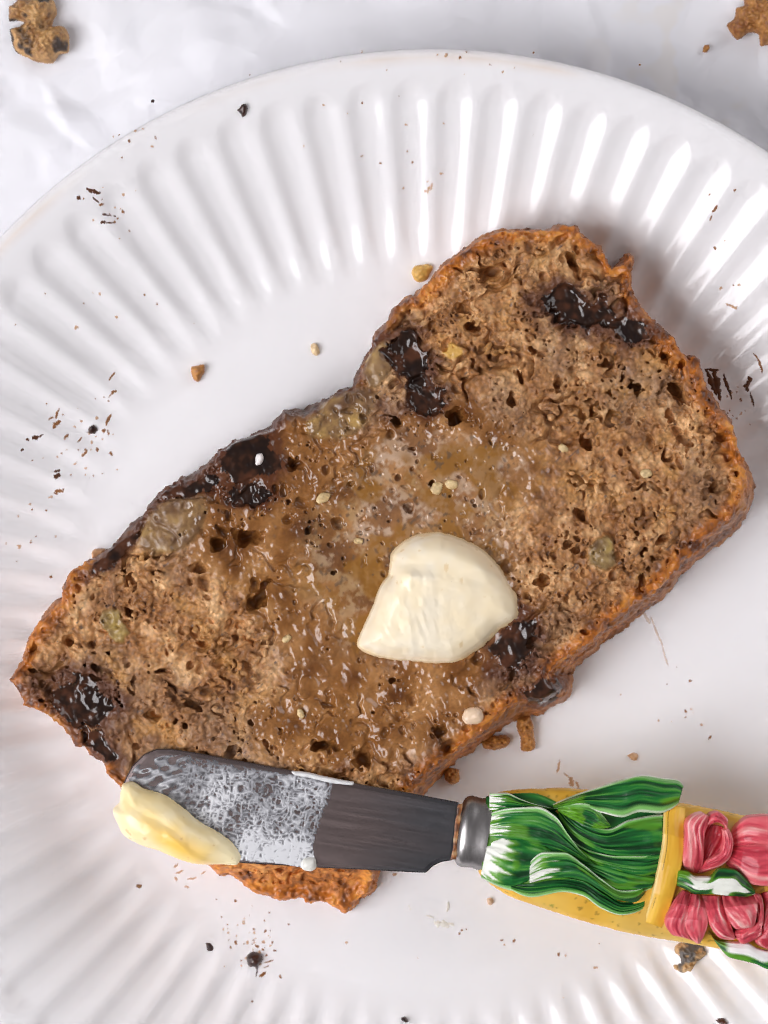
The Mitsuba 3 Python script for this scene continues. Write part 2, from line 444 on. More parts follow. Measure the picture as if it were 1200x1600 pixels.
# torn clefts between the clumps of crumb
cl1 = 1 - np.abs(noise_grid(shape, SP, 3.6, 15) + 0.35 * noise_grid(shape, SP, 1.2, 16))
F += 2.3 * (sstep(.78, .96, cl1) * sstep(-.25, .25, N2(9, 130, 2))[..., None] * (1 - smoothed[..., None]) * sstep(-0.6, -2.0, d2)[..., None]).astype(np.float32)
del cl1
del near
wu, wv, wz = (noise_grid(shape, SP, 1.7, s) * 0.55 + noise_grid(shape, SP, 0.75, s + 20) * 0.28 for s in (5, 6, 7))

# pores ----------------------------------------------------------------------------
rng = np.random.default_rng(8)


def pore(cu, cv, cz, r, ax, rot, squash=1.0, ragged=1.0):
    a = max(ax, 1 / ax) ** 0.5
    h = r * a * 1.25 + 1.1
    i0, i1 = int((cu - h - u0) / SP[0]), int((cu + h - u0) / SP[0]) + 2
    j0, j1 = int((cv - h - v0) / SP[1]), int((cv + h - v0) / SP[1]) + 2
    k0, k1 = max(0, int((cz - h * squash - z0) / SP[2])), int((cz + h * squash - z0) / SP[2]) + 2
    if i0 < 0 or j0 < 0 or i1 > nu or j1 > nv or k0 >= nz:
        return
    s = (slice(i0, i1), slice(j0, j1), slice(k0, min(k1, nz)))
    m = ragged * min(1.1, 0.3 + r * 0.75)
    p = U[s[0]][:, None, None] - cu + wu[s] * m
    q = V[s[1]][None, :, None] - cv + wv[s] * m
    t = (ZZ[s[2]][None, None, :] - cz + wz[s] * m) / squash
    c, sn = math.cos(rot), math.sin(rot)
    e = np.sqrt(((p * c + q * sn) / ax ** .5) ** 2 + ((-p * sn + q * c) * ax ** .5) ** 2 + t * t)
    F[s] = np.maximum(F[s], (r - e).astype(np.float32))


def at_uv(arr, u, v):
    return arr[np.clip(((u - u0) / SP[0]).astype(int), 0, nu - 1), np.clip(((v - v0) / SP[1]).astype(int), 0, nv - 1)]


def scatter(n, rlo, rhi, power, seed, up=0.35, keep_wet=0.25, edge=-0.6):
    rng = np.random.default_rng(seed)
    cu, cv = rng.uniform(U[0], U[-1], n), rng.uniform(V[0], V[-1], n)
    inside = at_uv(d2, cu, cv) < edge
    cl = at_uv(cluster, cu, cv)
    block = np.maximum(at_uv(smoothed, cu, cv), 1.2 * at_uv(choc, cu, cv))
    ok = inside & (rng.random(n) < 1 - block * (1 - keep_wet)) & (rng.random(n) < 0.12 + 0.88 * sstep(-.35, .3, cl))
    cu, cv = cu[ok], cv[ok]
    r = rlo + (rhi - rlo) * rng.random(len(cu)) ** power
    cz = at_uv(ztop, cu, cv) + r * rng.uniform(-1.0, up, len(cu))
    for a in zip(cu, cv, cz, r, np.exp(rng.normal(0, .35, len(cu))), rng.uniform(0, math.pi, len(cu)), rng.uniform(0.8, 1.4, len(cu))):
        pore(*a)


cluster = N2(11, 120, 2)
scatter(24000, 0.22, 0.5, 1.3, 31, .3, .12)
scatter(2100, 0.5, 1.05, 1.5, 32, 0.3, .08)
scatter(420, 0.9, 1.7, 1.5, 33, 0.2, 0.08, -1.8)
holes = [(385, 838, 15, 1.9, -35), (342, 852, 11, 1.0, 0), (350, 830, 8, 1.2, 60), (310, 890, 9, 1.0, 0), (768, 426, 14, 1.5, -20), (788, 414, 11, 1.4, 30), (895, 410, 13, 2.2, 60), (902, 390, 6, 1, 0), (952, 565, 11, 1, 0), (990, 602, 12, 2.0, 20),
         (570, 1186, 14, 1.3, 80), (505, 1166, 12, 2.0, -10), (712, 656, 13, 1.4, -30), (352, 1002, 9, 1.5, 70), (318, 1008, 8, 1, 0), (302, 1102, 12, 2.0, 25), (375, 1178, 7, 1, 0), (372, 980, 8, 1.3, 0), (700, 1168, 10, 1.6, -40), (930, 640, 10, 1.6, -50),
         (920, 690, 13, 1.5, 70), (912, 806, 10, 1, 0), (1055, 672, 9, 1.4, 30), (1115, 760, 10, 1.0, 70), (1085, 690, 8, 1.3, 40), (1128, 688, 8, 1, 0), (960, 650, 7, 1.5, 0), (870, 600, 9, 1.6, -40), (800, 625, 9, 1.8, 60), (740, 510, 10, 1.6, 0),
         (815, 590, 8, 2.2, 80), (680, 510, 8, 1.5, 0), (1035, 840, 9, 2, -30), (1000, 760, 8, 2, -50), (850, 905, 10, 1.4, -30), (835, 545, 7, 1, 0), (110, 1003, 8, 1, 0), (66, 1070, 6, 1, 0), (143, 1007, 7, 1, 0), (200, 960, 9, 1.6, 75), (190, 1100, 8, 1.5, 80),
         (240, 1116, 10, 1.1, 0), (255, 1052, 8, 2, 25), (410, 925, 14, 2.2, -60), (395, 945, 10, 1.6, 0), (725, 480, 9, 1.4, 40), (1060, 610, 12, 1.8, 30), (1040, 560, 8, 1.4, 20), (640, 700, 5, 1.6, 0), (460, 725, 8, 2, -30), (615, 660, 10, 1.3, 0), (690, 1145, 8, 2.0, -35)]
for (hx, hy, hr, ax, rot) in holes:
    hu, hv = px_uv(hx, hy)
    r = hr * PX * 1.2
    hz = float(at_uv(ztop, np.array([hu]), np.array([hv]))[0])
    for q_ in range(4):
        ra = r * (0.92, 0.62, 0.55, 0.42)[q_]
        of, oa = (0 if q_ == 0 else r * (0.55 + .35 * rng.random()) * ax ** .4), rng.uniform(0, 6.28)
        pore(hu + of * math.cos(oa), hv + of * math.sin(oa), hz - ra * (0.95 if q_ == 0 else .6), ra, ax if q_ == 0 else 1.3, math.radians(-rot) - TH, 1.8 if q_ == 0 else 1.2, 1.4)
# torn knobs of crumb standing up on the dry right side
rng = np.random.default_rng(9)
cu, cv = rng.uniform(U[0], U[-1], 9000), rng.uniform(V[0], V[-1], 9000)
ok = (at_uv(d2, cu, cv) < -1.0) & (at_uv(smoothed, cu, cv) < .25) & (at_uv(N2(7, 121, 2), cu, cv) > 0.12)
for cu_, cv_ in zip(cu[ok], cv[ok]):
    r = rng.uniform(0.25, 0.62)
    cz = float(at_uv(ztop, np.array([cu_]), np.array([cv_]))[0]) + rng.uniform(-.1, .45)
    h = r + 0.7
    i0, j0, k0 = int((cu_ - h - u0) / SP[0]), int((cv_ - h - v0) / SP[1]), int((cz - h - z0) / SP[2])
    s = (slice(i0, i0 + int(2 * h / SP[0]) + 2), slice(j0, j0 + int(2 * h / SP[1]) + 2), slice(k0, min(nz, k0 + int(2 * h / SP[2]) + 2)))
    e = np.sqrt((U[s[0]][:, None, None] - cu_ + wu[s]) ** 2 + (V[s[1]][None, :, None] - cv_ + wv[s]) ** 2 + (ZZ[s[2]][None, None, :] - cz + wz[s]) ** 2) - r
    kq = 0.35
    hq = np.clip(0.5 + 0.5 * (F[s] - e) / kq, 0, 1)
    F[s] = F[s] * (1 - hq) + e * hq - kq * hq * (1 - hq)
F[:, :, -1] = 5
for a in (0, -1):
    F[a] = 5; F[:, a] = 5
del wu, wv, wz, dis, n_s, side, top
sv, sf = surface_nets(F, (u0, v0, z0), SP)
del F
# drop loose floating bits
import scipy.sparse as sps
from scipy.sparse.csgraph import connected_components
gph = sps.coo_matrix((np.ones(len(sf) * 2, np.int8), (np.r_[sf[:, 0], sf[:, 1]], np.r_[sf[:, 1], sf[:, 2]])), shape=(len(sv), len(sv)))
_, comp = connected_components(gph, directed=False)
big = comp == np.bincount(comp).argmax()
sn = vertex_normals(sv, sf)
iu = np.clip(np.rint((sv[:, 0] - u0) / SP[0]).astype(int), 0, nu - 1)
iv = np.clip(np.rint((sv[:, 1] - v0) / SP[1]).astype(int), 0, nv - 1)
g = lambda a: a[iu, iv]
dv, zt = g(d2), g(ztop)
depth = zt - sv[:, 2]                                                    # below the cut face
vfl = g(flare) * np.clip((TOP - sv[:, 2]) / (TOP - WELL), 0, 1) ** 0.8
dside = dv - vfl
# colours -------------------------------------------------------------------------------
big_n, mid_n, fin_n, grain = n3(sv, 13, 40, 2), n3(sv, 4.2, 41, 2), n3(sv, 1.3, 42, 2), n3(sv, 0.45, 43)
px_v, py_v = g(PXX), g(PYY)
c = lin(0.55 * mid_n + 0.45 * fin_n, [0.25, 0.5, 0.75], [(0.175, 0.066, 0.014), (0.36, 0.168, 0.048), (0.70, 0.44, 0.185)])
c = blend(c, (0.22, 0.12, 0.055), sstep(.48, .68, big_n) * 0.65)          # greyer, wetter crumb
c = blend(c, (0.50, 0.26, 0.065), sstep(.55, .75, n3(sv, 6, 44, 2)) * 0.6)  # golden patches
c *= (0.62 + 0.76 * grain)[:, None]
c *= (0.85 + 0.3 * n3(sv, 0.28, 48))[:, None]
fib = n3(sv * np.array([1, 2.6, 1]), 1.3, 45, 2)
c = blend(c, (0.085, 0.06, 0.045), sstep(.74, .82, fib) * 0.8)          # dark banana threads
# crust colour soaks inwards
cr_w = 1.6 + 4.0 * n3(sv, 9, 47, 2) + 2.5 * sstep(930, 1100, px_v) * sstep(800, 500, py_v)
crust_c = lin(0.5 * mid_n + 0.5 * fin_n, [0.28, 0.5, 0.75], [(0.10, 0.026, 0.004), (0.43, 0.132, 0.012), (0.66, 0.28, 0.038)]) * (0.85 + 0.3 * grain)[:, None]
t_cr = sstep(-cr_w, -0.25 * cr_w, dside)
c = blend(c, crust_c, t_cr * 0.95)
skin = lin(0.5 * mid_n + 0.5 * fin_n, [0.25, 0.5, 0.75], [(0.12, 0.04, 0.010), (0.27, 0.105, 0.028), (0.42, 0.19, 0.058)])
c = blend(c, skin, sstep(-0.5, 0.3, dside) * sstep(1.0, 2.2, depth) * 0.85)
c = blend(c, crust_c * np.array([1.25, 1.25, 1.2]), sstep(1320, 1350, py_v) * 0.7)
# the burnt upper left edge
c = blend(c, (0.045, 0.018, 0.010), sstep(-3.6, -0.6, dside + 3.0 * (mid_n - .5)) * sstep(120, 170, px_v) * sstep(640, 540, px_v) * sstep(930, 880, py_v) * 0.85)
# butter soaked crumb
wv_ = g(wet); pv_ = g(pool)
soak = lin(0.5 * mid_n + 0.5 * n3(sv, 7, 50, 2), [0.3, 0.5, 0.7], [(0.10, 0.032, 0.006), (0.225, 0.092, 0.020), (0.37, 0.18, 0.055)]) * (0.9 + 0.2 * grain)[:, None]
c = blend(c, soak, wv_ * 0.88)
foam = sstep(.46, .62, n3(sv, 5.0, 51, 2) * 0.30 + n3(sv, 1.7, 58, 2) * 0.38 + n3(sv, 0.6, 52, 2) * 0.32)
haze_c = lin(n3(sv, 9, 53, 2), [0.35, 0.55], [(0.42, 0.28, 0.125), (0.58, 0.45, 0.30)])
c = blend(c, haze_c, pv_ * (0.08 + 0.60 * foam))
c = blend(c, (0.27, 0.125, 0.018), pv_ * sstep(.52, .68, n3(sv, 5, 54, 2)) * 0.75)   # yellow butterfat
c = blend(c, (0.11, 0.075, 0.045), pv_ * sstep(.66, .76, n3(sv, 1.0, 55, 2)) * 0.7)
# stains of chocolate around the chips
ce = g(chip_e)
c = blend(c, (0.085, 0.026, 0.010), (1 - sstep(1.0, 2.0, ce + 0.9 * (mid_n - .5) + .4 * (fin_n - .5))) * 0.85)
c = c * np.array([1.0, 0.955, 1.05])
# banana
banc = lin(0.6 * n3(sv, 3.5, 56, 2) + 0.4 * fin_n, [0.3, 0.5, 0.7], [(0.12, 0.062, 0.030), (0.27, 0.160, 0.068), (0.43, 0.27, 0.085)])
bi = g(ban_i)
banc = np.where((bi == 5)[:, None], np.array([0.62, 0.36, 0.08]) * (0.85 + 0.3 * fin_n)[:, None], banc)
banc = np.where(((bi == 3) | (bi == 4))[:, None], banc * np.array([0.95, 1.06, 0.95]), banc)
c = blend(c, banc, g(ban) * 0.9)
chocc = lin(mid_n * .5 + fin_n * .5, [0.32, 0.48, 0.66], [(0.012, 0.005, 0.003), (0.022, 0.009, 0.005), (0.075, 0.026, 0.012)])
rgh = 0.60 - 0.40 * wv_ - 0.06 * pv_ - 0.22 * g(ban) + 0.1 * (fin_n - .5)
rgh = np.where(t_cr > .4, np.minimum(rgh, 0.36 + .1 * fin_n), rgh)
rgh = np.clip(rgh - 0.14 * sstep(.62, .8, n3(sv, 3, 57, 2)), 0.13, 0.9)
# classes: 0 crumb, 1 soaked crumb, 2 crust, 10.. chips, 30.. bananas
cls = np.where(wv_ > .5, 1, 0)
cls = np.where((dside > -0.7 - 1.2 * (mid_n - .5)) | ((dside > -2.6) & (depth > 3)), 2, cls)
cls = np.where((g(ban_e) < 0.95) & (depth < 4), 30 + bi, cls)
cls = np.where((ce < 0.97 + 0.25 * (fin_n - .5)) & (depth < 5), 10 + g(chip_i), cls)
isch = (cls >= 10) & (cls < 30)
c = np.where(isch[:, None], chocc, c)
c = np.clip(c, 0.004, 0.9)
x_, y_ = from_uv(sv[:, 0], sv[:, 1])
SV = np.stack([x_, y_, sv[:, 2]], -1)
nx_, ny_ = from_uv(sn[:, 0], sn[:, 1])
SN = np.stack([nx_, ny_, sn[:, 2]], -1)
UVR = np.stack([rgh, np.zeros_like(rgh)], -1)
fc = np.sort(cls[sf], axis=1)[:, 1]
okf = big[sf[:, 0]]


def slice_part(key, code, bsdf, label=None):
    v_, f_, n_, c_, u_ = sub(SV, sf, okf & (fc == code), SN, c, UVR)
    if len(f_) < 20:
        return
    put('cake_slice__' + key, v_, f_, bsdf, color=c_, uv=u_, **({'smooth': False} if code in (0, 2) else {'normals': n_}))
    if label:
        tag('cake_slice__' + key, label)


slice_part('crumb', 0, 'm_crumb', 'dry tan crumb full of holes')
slice_part('soaked_crumb', 1, 'm_crumb', 'brown glossy crumb soaked with melted butter')
slice_part('crust', 2, 'm_crumb', 'orange brown baked crust around the edge')
for i_, ch in enumerate(chips):
    slice_part('chocolate_chip' + (f'_{i_:03d}' if i_ else ''), 10 + i_, 'm_choc', ch[6])
for i_, b in enumerate(bananas[:5]):
    slice_part('banana_piece' + (f'_{i_:03d}' if i_ else ''), 30 + i_, 'm_crumb', b[5])
slice_part('nut_piece', 35, 'm_crumb', bananas[5][5])
tag('cake_slice', 'thick slice of brown banana bread with chocolate chips lying on the fluted plate', 'cake slice')


def slice_z(px, py):
    """Height of the cut face near a pixel."""
    u, v = px_uv(px, py)
    return at_uv(ztop, np.atleast_1d(u), np.atleast_1d(v))


# ------------------------------------------------------------------ relief: a solid over an outline drawn in pixels at height z0
def relief(poly, zb, height, cell=0.3, smooth_n=240, closed_curve=True):
    """Returns columns inside a smooth closed outline: (x, y, px, py, d = distance from the edge in mm, mask, faces helper)."""
    pts = catmull(np.asarray(poly, float), smooth_n, closed=True) if closed_curve else np.asarray(poly, float)
    x, y = P(pts[:, 0], pts[:, 1], zb)
    d, x0, y0 = poly_sdf(np.stack([x, y], -1), cell, 1.5)
    gx, gy = np.meshgrid(x0 + np.arange(d.shape[0]) * cell, y0 + np.arange(d.shape[1]) * cell, indexing='ij')
    k = PX * (CAM_Z - zb) / (CAM_Z - REF_Z)
    return gx, gy, gx / k + 600, 800 - gy / k, d


def solid_from(gx, gy, d, ztop_, zbot_, cell):
    """Closed smooth solid between two height maps over d < 0, by surface nets."""
    lo, hi = np.nanmin(np.where(d < .5, zbot_, np.nan)) - 2 * cell, np.nanmax(np.where(d < .5, ztop_, np.nan)) + 3 * cell
    z = np.arange(lo, hi, cell)
    Fz = np.maximum(z - ztop_[..., None], zbot_[..., None] - z)
    k = 0.5
    s = d[..., None]
    h = np.clip(0.5 + 0.5 * (s - Fz) / k, 0, 1)
    F_ = Fz + (s - Fz) * h + k * h * (1 - h)
    F_[0] = F_[-1] = 3; F_[:, 0] = F_[:, -1] = 3; F_[:, :, 0] = F_[:, :, -1] = 3
    return surface_nets(F_, (gx[0, 0], gy[0, 0], z[0]), (cell, cell, cell))


# ------------------------------------------------------------------ butter pat on the slice
pat = [(607, 897), (610, 867), (622, 850), (652, 834), (690, 830), (727, 842), (757, 858), (785, 890), (812, 948), (810, 965), (782, 985), (752, 1013), (700, 1038), (652, 1036), (585, 1026), (557, 1008), (566, 980), (580, 950), (596, 912)]
ZB = 22.5
gx, gy, qx, qy, d = relief(pat, ZB, 6, 0.28)
zb_ = at_uv(ztop, *to_uv(gx, gy))
d = d + 0.35 * (n3(np.stack([gx, gy, 0 * gx], -1), 3, 61, 2) - .5)
q3 = np.stack([gx, gy, 0 * gx], -1)
ridge = 893 + 0.10 * (qx - 640)                                           # the cut step across the pat
main = 26.6 - 0.020 * np.clip(qx - 640, 0, 200) - 0.0055 * np.clip(qy - 930, 0, 200)
shelf = 25.5 - 0.022 * (890 - qy)
t = sstep(-16, 9, qy - ridge)
zt_ = shelf * (1 - t) + main * t + 0.55 * np.exp(-((qy - ridge - 9) / 9) ** 2) * sstep(810, 640, qx)
scr = n3(np.stack([gx * 1.0 + .3 * gy, gy * 0.3, 0 * gx], -1), 0.75, 62, 3) - .5
zt_ += 0.9 * (np.clip(-d / 8.5, 0, 1) ** .7 - .6)
zt_ += t * scr * 0.42 * sstep(770, 640, qx) + 0.35 * (n3(q3, 2.6, 63, 2) - .5) + 0.5 * (n3(q3, 7, 64) - .5)
rimw = np.clip(-d / 4.2, 0, 1)
zt_ = zb_ - .15 + (zt_ - zb_ + .15) * (1 - (1 - np.clip(-d / 4.6, 0, 1)) ** 2.3) * (0.35 + 0.65 * sstep(0, 1.5, -d))
bv, bf = solid_from(gx, gy, d, zt_, np.minimum(zb_ - 1.2, zt_ - 0.8), 0.28)
bc = lin(n3(bv, 3, 65, 2), [.3, .7], [(0.98, 0.85, 0.60), (0.98, 0.89, 0.70)])
bpx = bv[:, 0] / (PX) + 600
bc = blend(bc, (0.97, 0.82, 0.55), sstep(640, 760, bpx) * 0.5)
thin = bv[:, 2] - at_uv(ztop, *to_uv(bv[:, 0], bv[:, 1]))
bc = blend(bc, (0.60, 0.43, 0.22), (1 - sstep(0.0, 1.1, thin)) * .8)      # thin melting foot lets the crumb show
bc = blend(bc, (0.82, 0.60, 0.30), sstep(.74, .82, n3(bv, 1.5, 66, 2)) * .6)
put('butter_pat', bv, bf, 'm_butter', color=bc)
tag('butter_pat', 'pale cream pat of butter melting on top of the cake slice', 'butter')

# small butter clot near the lower crust
blobp = [(722, 1122), (728, 1108), (742, 1104), (754, 1110), (756, 1122), (744, 1132), (730, 1132)]


def butter_lump(key, poly, zc, h, label, col, cell=0.2, seed=1):
    gx, gy, qx, qy, d = relief(poly, zc, h, cell, 80)
    b = np.clip(-d / max(-d.min(), .1), 0, 1)
    zt_ = zc + h * np.sqrt(np.clip(1 - (1 - b) ** 2, 0, 1)) + 0.25 * h * (n3(np.stack([gx, gy, 0 * gx], -1), 1.2, seed) - .5)
    v_, f_ = solid_from(gx, gy, d, zt_, np.full_like(zt_, zc - 0.6), cell)
    c_ = np.tile(col, (len(v_), 1)) * (0.92 + 0.16 * n3(v_, 1.0, seed + 1))[:, None]
    put(key, v_, f_, 'm_butter', color=c_)
    tag(key, label, 'butter')


butter_lump('butter_drop', blobp, float(slice_z(738, 1118)[0]) + .1, 1.6, 'tiny pinkish drop of butter near the lower crust of the slice', (0.80, 0.60, 0.42))
butter_lump('butter_drop_001', [(399, 718), (402, 709), (409, 708), (412, 716), (407, 726), (400, 727)], float(slice_z(405, 718)[0]) + .35, 0.9, 'white fat drop on the glossy chocolate at the upper left edge', (0.85, 0.80, 0.78), 0.15)

# ------------------------------------------------------------------ butter knife
KN = math.radians(-9.6)                            # direction of the knife, in the picture to the right and slightly down
KX, KY = np.array([math.cos(KN), math.sin(KN)]), np.array([-math.sin(KN), math.cos(KN)])
BZ = 23.2                                          # upper face of the blade
blade = [(190, 1232), (197, 1214), (207, 1196), (225, 1178), (245, 1170), (267, 1170), (305, 1176), (380, 1190), (450, 1203), (555, 1224), (640, 1239), (719, 1254), (715, 1300), (709, 1344), (690, 1347), (677, 1353), (666, 1364), (640, 1363), (585, 1360), (495, 1356), (450, 1353),
         (380, 1349), (330, 1340), (280, 1320), (235, 1290), (205, 1262)]
bx, by = P(*np.array(blade, float).T, BZ)
from shapely.geometry import Polygon
pg = Polygon(np.stack([bx, by], -1)).buffer(-0.6).buffer(0.6)
rings = []
for off, z in ((0.9, BZ), (0.25, BZ - 0.10), (0.0, BZ - 0.30), (0.25, BZ - 1.0)):
    rings.append((pg.buffer(-off) if off else pg, z))


def ring_pts(poly, n=420):
    l = poly.exterior
    return np.array([l.interpolate(s, normalized=True).coords[0] for s in np.linspace(0, 1, n, endpoint=False)])


base_ring = ring_pts(rings[2][0])
cen = np.array(pg.centroid.coords[0])
from scipy.spatial import cKDTree
V_, n_ = [], len(base_ring)
for poly, z in rings:
    d_ = np.array([poly.exterior.interpolate(poly.exterior.project(__import__('shapely').geometry.Point(p))).coords[0] for p in base_ring])
    V_.append(np.c_[d_, np.full(n_, z)])
bl = trimesh.creation.triangulate_polygon(Polygon(V_[0][:, :2]), engine='earcut')
vv = np.vstack(V_)
ff = grid_faces(len(V_), n_, wrap=True)
a0 = len(vv)
top_v = np.c_[bl[0], np.full(len(bl[0]), BZ)]
vv = np.vstack([vv, top_v, np.c_[bl[0] * 0.995 + cen * .005, np.full(len(bl[0]), BZ - 1.0)]])
ff = np.vstack([ff, bl[1] + a0, bl[1][:, ::-1] + a0 + len(bl[0])])
m_ = trimesh.Trimesh(vv, ff, process=False); 
kuv = np.stack([vv[:, :2] @ KX, vv[:, :2] @ KY], -1) / 1000
trimesh.repair.fix_normals(m_)
fv = np.array(m_.faces)
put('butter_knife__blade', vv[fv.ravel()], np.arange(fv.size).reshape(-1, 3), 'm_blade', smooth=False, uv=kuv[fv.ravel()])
tag('butter_knife__blade', 'brushed steel spreader blade with rounded tip')

# ferrule: squashed tube with a rounded collar
FC = np.array([(717, 1299, 20.6), (758, 1302, 20.2)], float)
fa = np.array([*P(717, 1297, 20.6)]); fb = np.array([*P(757, 1303, 20.2)])
axd = (fb - fa) / np.linalg.norm(fb - fa); axn = np.array([-axd[1], axd[0]])
L = np.linalg.norm(fb - fa)
prof = [(-0.1, 0.2), (-0.1, 5.4), (0.15, 6.1), (0.7, 6.75), (1.5, 7.05), (2.6, 6.95), (3.6, 6.85), (L - .5, 7.1), (L + .6, 7.15), (L + .6, 0.2)]
prof = np.array(prof)
tt = np.linspace(0, 2 * np.pi, 72, endpoint=False)
rows = []
for s, r in prof:
    cxy = fa + axd * s
    rows.append(np.c_[cxy[0] + axn[0] * r * np.cos(tt), cxy[1] + axn[1] * r * np.cos(tt), 20.4 + 0.62 * r * np.sin(tt)])
put('butter_knife__ferrule', np.vstack(rows), grid_faces(len(prof), 72, wrap=True), 'm_ferrule', smooth=40)
tag('butter_knife__ferrule', 'shiny metal collar between blade and handle')
# rust line where the blade enters
rl = np.array([(719, 1256), (716, 1275), (714, 1300), (711, 1325), (708, 1343)], float)
rl = catmull(rl, 60)
rx, ry = P(rl[:, 0] - .5, rl[:, 1], BZ)
w_ = 0.25 + 0.3 * n3(np.c_[rx, ry, 0 * rx], 1.2, 71)
Vv = np.concatenate([np.c_[rx - w_, ry, np.full(60, BZ + .03)], np.c_[rx, ry, np.full(60, BZ + .28)], np.c_[rx + w_ + .2, ry, np.full(60, BZ + .03)]]).reshape(3, 60, 3)
cc = lin(n3(Vv.reshape(-1, 3), 1.3, 72, 2), [.35, .5, .65], [(0.10, 0.04, 0.02), (0.35, 0.12, 0.03), (0.45, 0.30, 0.16)])
put('butter_knife__rust', Vv.reshape(-1, 3), grid_faces(3, 60), 'm_stain', color=cc)
tag('butter_knife__rust', 'rusty line where the blade meets the collar')

# handle body: yellow painted resin
hand = [(762, 1243), (791, 1235), (830, 1232), (880, 1231), (917, 1233), (980, 1240), (1070, 1255), (1170, 1275), (1250, 1296), (1315, 1325), (1335, 1380), (1310, 1440), (1250, 1480), (1180, 1488), (1125, 1481), (1060, 1470), (1000, 1460), (940, 1446), (895, 1433), (852, 1419), (797, 1399), (765, 1379), (748, 1360), (752, 1310)]
gx, gy, qx, qy, d = relief(hand, 19.5, 8, 0.4, 300)
ks = (gx * KX[0] + gy * KX[1]); k0s = float(np.dot(P(755, 1302, 19.5), KX))
e = np.clip(-d / 13.5, 0, 1)
q3 = np.stack([gx, gy, 0 * gx], -1)
ztop_h = 20.2 + 5.2 * np.sqrt(np.clip(1 - (1 - np.clip(-d / 9, 0, 1)) ** 2, 0, 1)) * 0.8 + 0.22 * (n3(q3, 3, 73, 2) - .5)
zbot_h = 19.4 - 5.4 * np.sqrt(np.clip(1 - (1 - np.clip(-d / 9, 0, 1)) ** 2, 0, 1))
hv, hf = solid_from(gx, gy, d, ztop_h, zbot_h, 0.4)
hc = lin(n3(hv, 5, 74, 2), [.3, .7], [(0.66, 0.36, 0.035), (0.78, 0.47, 0.07)])
hc = blend(hc, (0.66, 0.47, 0.13), sstep(.45, .65, n3(hv, 8, 75, 2)) * .6)
hc = blend(hc, (0.16, 0.22, 0.04), sstep(.76, .84, n3(hv, 1.6, 76, 3)) * .6)
hc = blend(hc, (0.10, 0.05, 0.01), sstep(.80, .84, n3(hv, .7, 77)) * .5)
hc = blend(hc, (0.42, 0.17, 0.03), sstep(19.9, 18.8, hv[:, 2]) * .0)
put('butter_knife__handle', hv, hf, 'm_paint', color=hc)
tag('butter_knife__handle', 'yellow painted flower pot shaped handle body')


def handle_z(x, y):
    i = np.clip(np.rint((x - gxh[0, 0]) / 0.4).astype(int), 0, gxh.shape[0] - 1)
    j = np.clip(np.rint((y - gyh[0, 0]) / 0.4).astype(int), 0, gxh.shape[1] - 1)
    return ztop_h[i, j]


gxh, gyh = gx, gy

GREEN = dict(dark=(0.003, 0.036, 0.009), mid=(0.006, 0.095, 0.018), lime=(0.12, 0.34, 0.015), white=(0.80, 0.82, 0.74))


def ribbon(key, left, right, z, bulge, colour, n=90, m=28, lift=0.0, curl=0.0, tip=True, seed=1, thick=1.6, vein=0.12, wave=0.35, stripes=13):
    """A leaf or petal between two edge curves drawn in pixels: z = heights along it, bulge = crown across it, curl = raised left/right edges."""
    zz_ = np.interp(np.linspace(0, 1, n), np.linspace(0, 1, len(z)), z)
    a, b = catmull(left, n), catmull(right, n)
    s = np.linspace(0, 1, m)
    S_, T_ = np.meshgrid(np.linspace(0, 1, n), s, indexing='ij')
    px = a[:, None, 0] * (1 - T_) + b[:, None, 0] * T_
    py = a[:, None, 1] * (1 - T_) + b[:, None, 1] * T_
    c_ = 2 * T_ - 1
    Zt = zz_[:, None] + bulge * (1 - c_ ** 2) + curl * np.where(c_ < 0, c_ ** 4, 0) * np.sin(np.pi * S_) ** .5
    so = seed * 13.7
    st = vfbm(np.stack([S_ * 2.2 + so, T_ * stripes + 2 * wave * np.sin(4 * S_ + so) + so, 0 * S_], -1), 3, seed)
    wv = vfbm(np.stack([S_ * 4 + so, T_ * 2.5 + so, 0 * S_ + 4], -1), 2, seed + 3)
    Zt = Zt + vein * 2 * (st - .5) * 2 + wave * 2 * (wv - .5)
    x, y = P(px, py, Zt)
    topv = np.stack([x, y, Zt], -1)
    # rolled edge and under side
    edge_drop = topv.copy(); edge_drop[..., 2] -= thick
    V = np.concatenate([topv.reshape(-1, 3), edge_drop.reshape(-1, 3)])
    ft = grid_faces(n, m)
    N_ = n * m
    loop = np.r_[np.arange(m), np.arange(1, n) * m + m - 1, (n - 1) * m + np.arange(m - 2, -1, -1), np.arange(n - 2, 0, -1) * m]
    nx = np.roll(loop, -1)
    sk = np.concatenate([np.stack([loop, nx, nx + N_], 1), np.stack([loop, nx + N_, loop + N_], 1)])
    fcs = np.concatenate([ft, ft[:, ::-1] + N_, sk[:, ::-1]])
    mt = trimesh.Trimesh(V, fcs, process=False)
    if mt.volume < 0:
        fcs = fcs[:, ::-1]
    col = colour(S_, T_, st, wv)
    col = np.concatenate([col.reshape(-1, 3)] * 2)
    put(key, V, fcs, 'm_paint', color=np.clip(col, .003, .9), smooth=True)


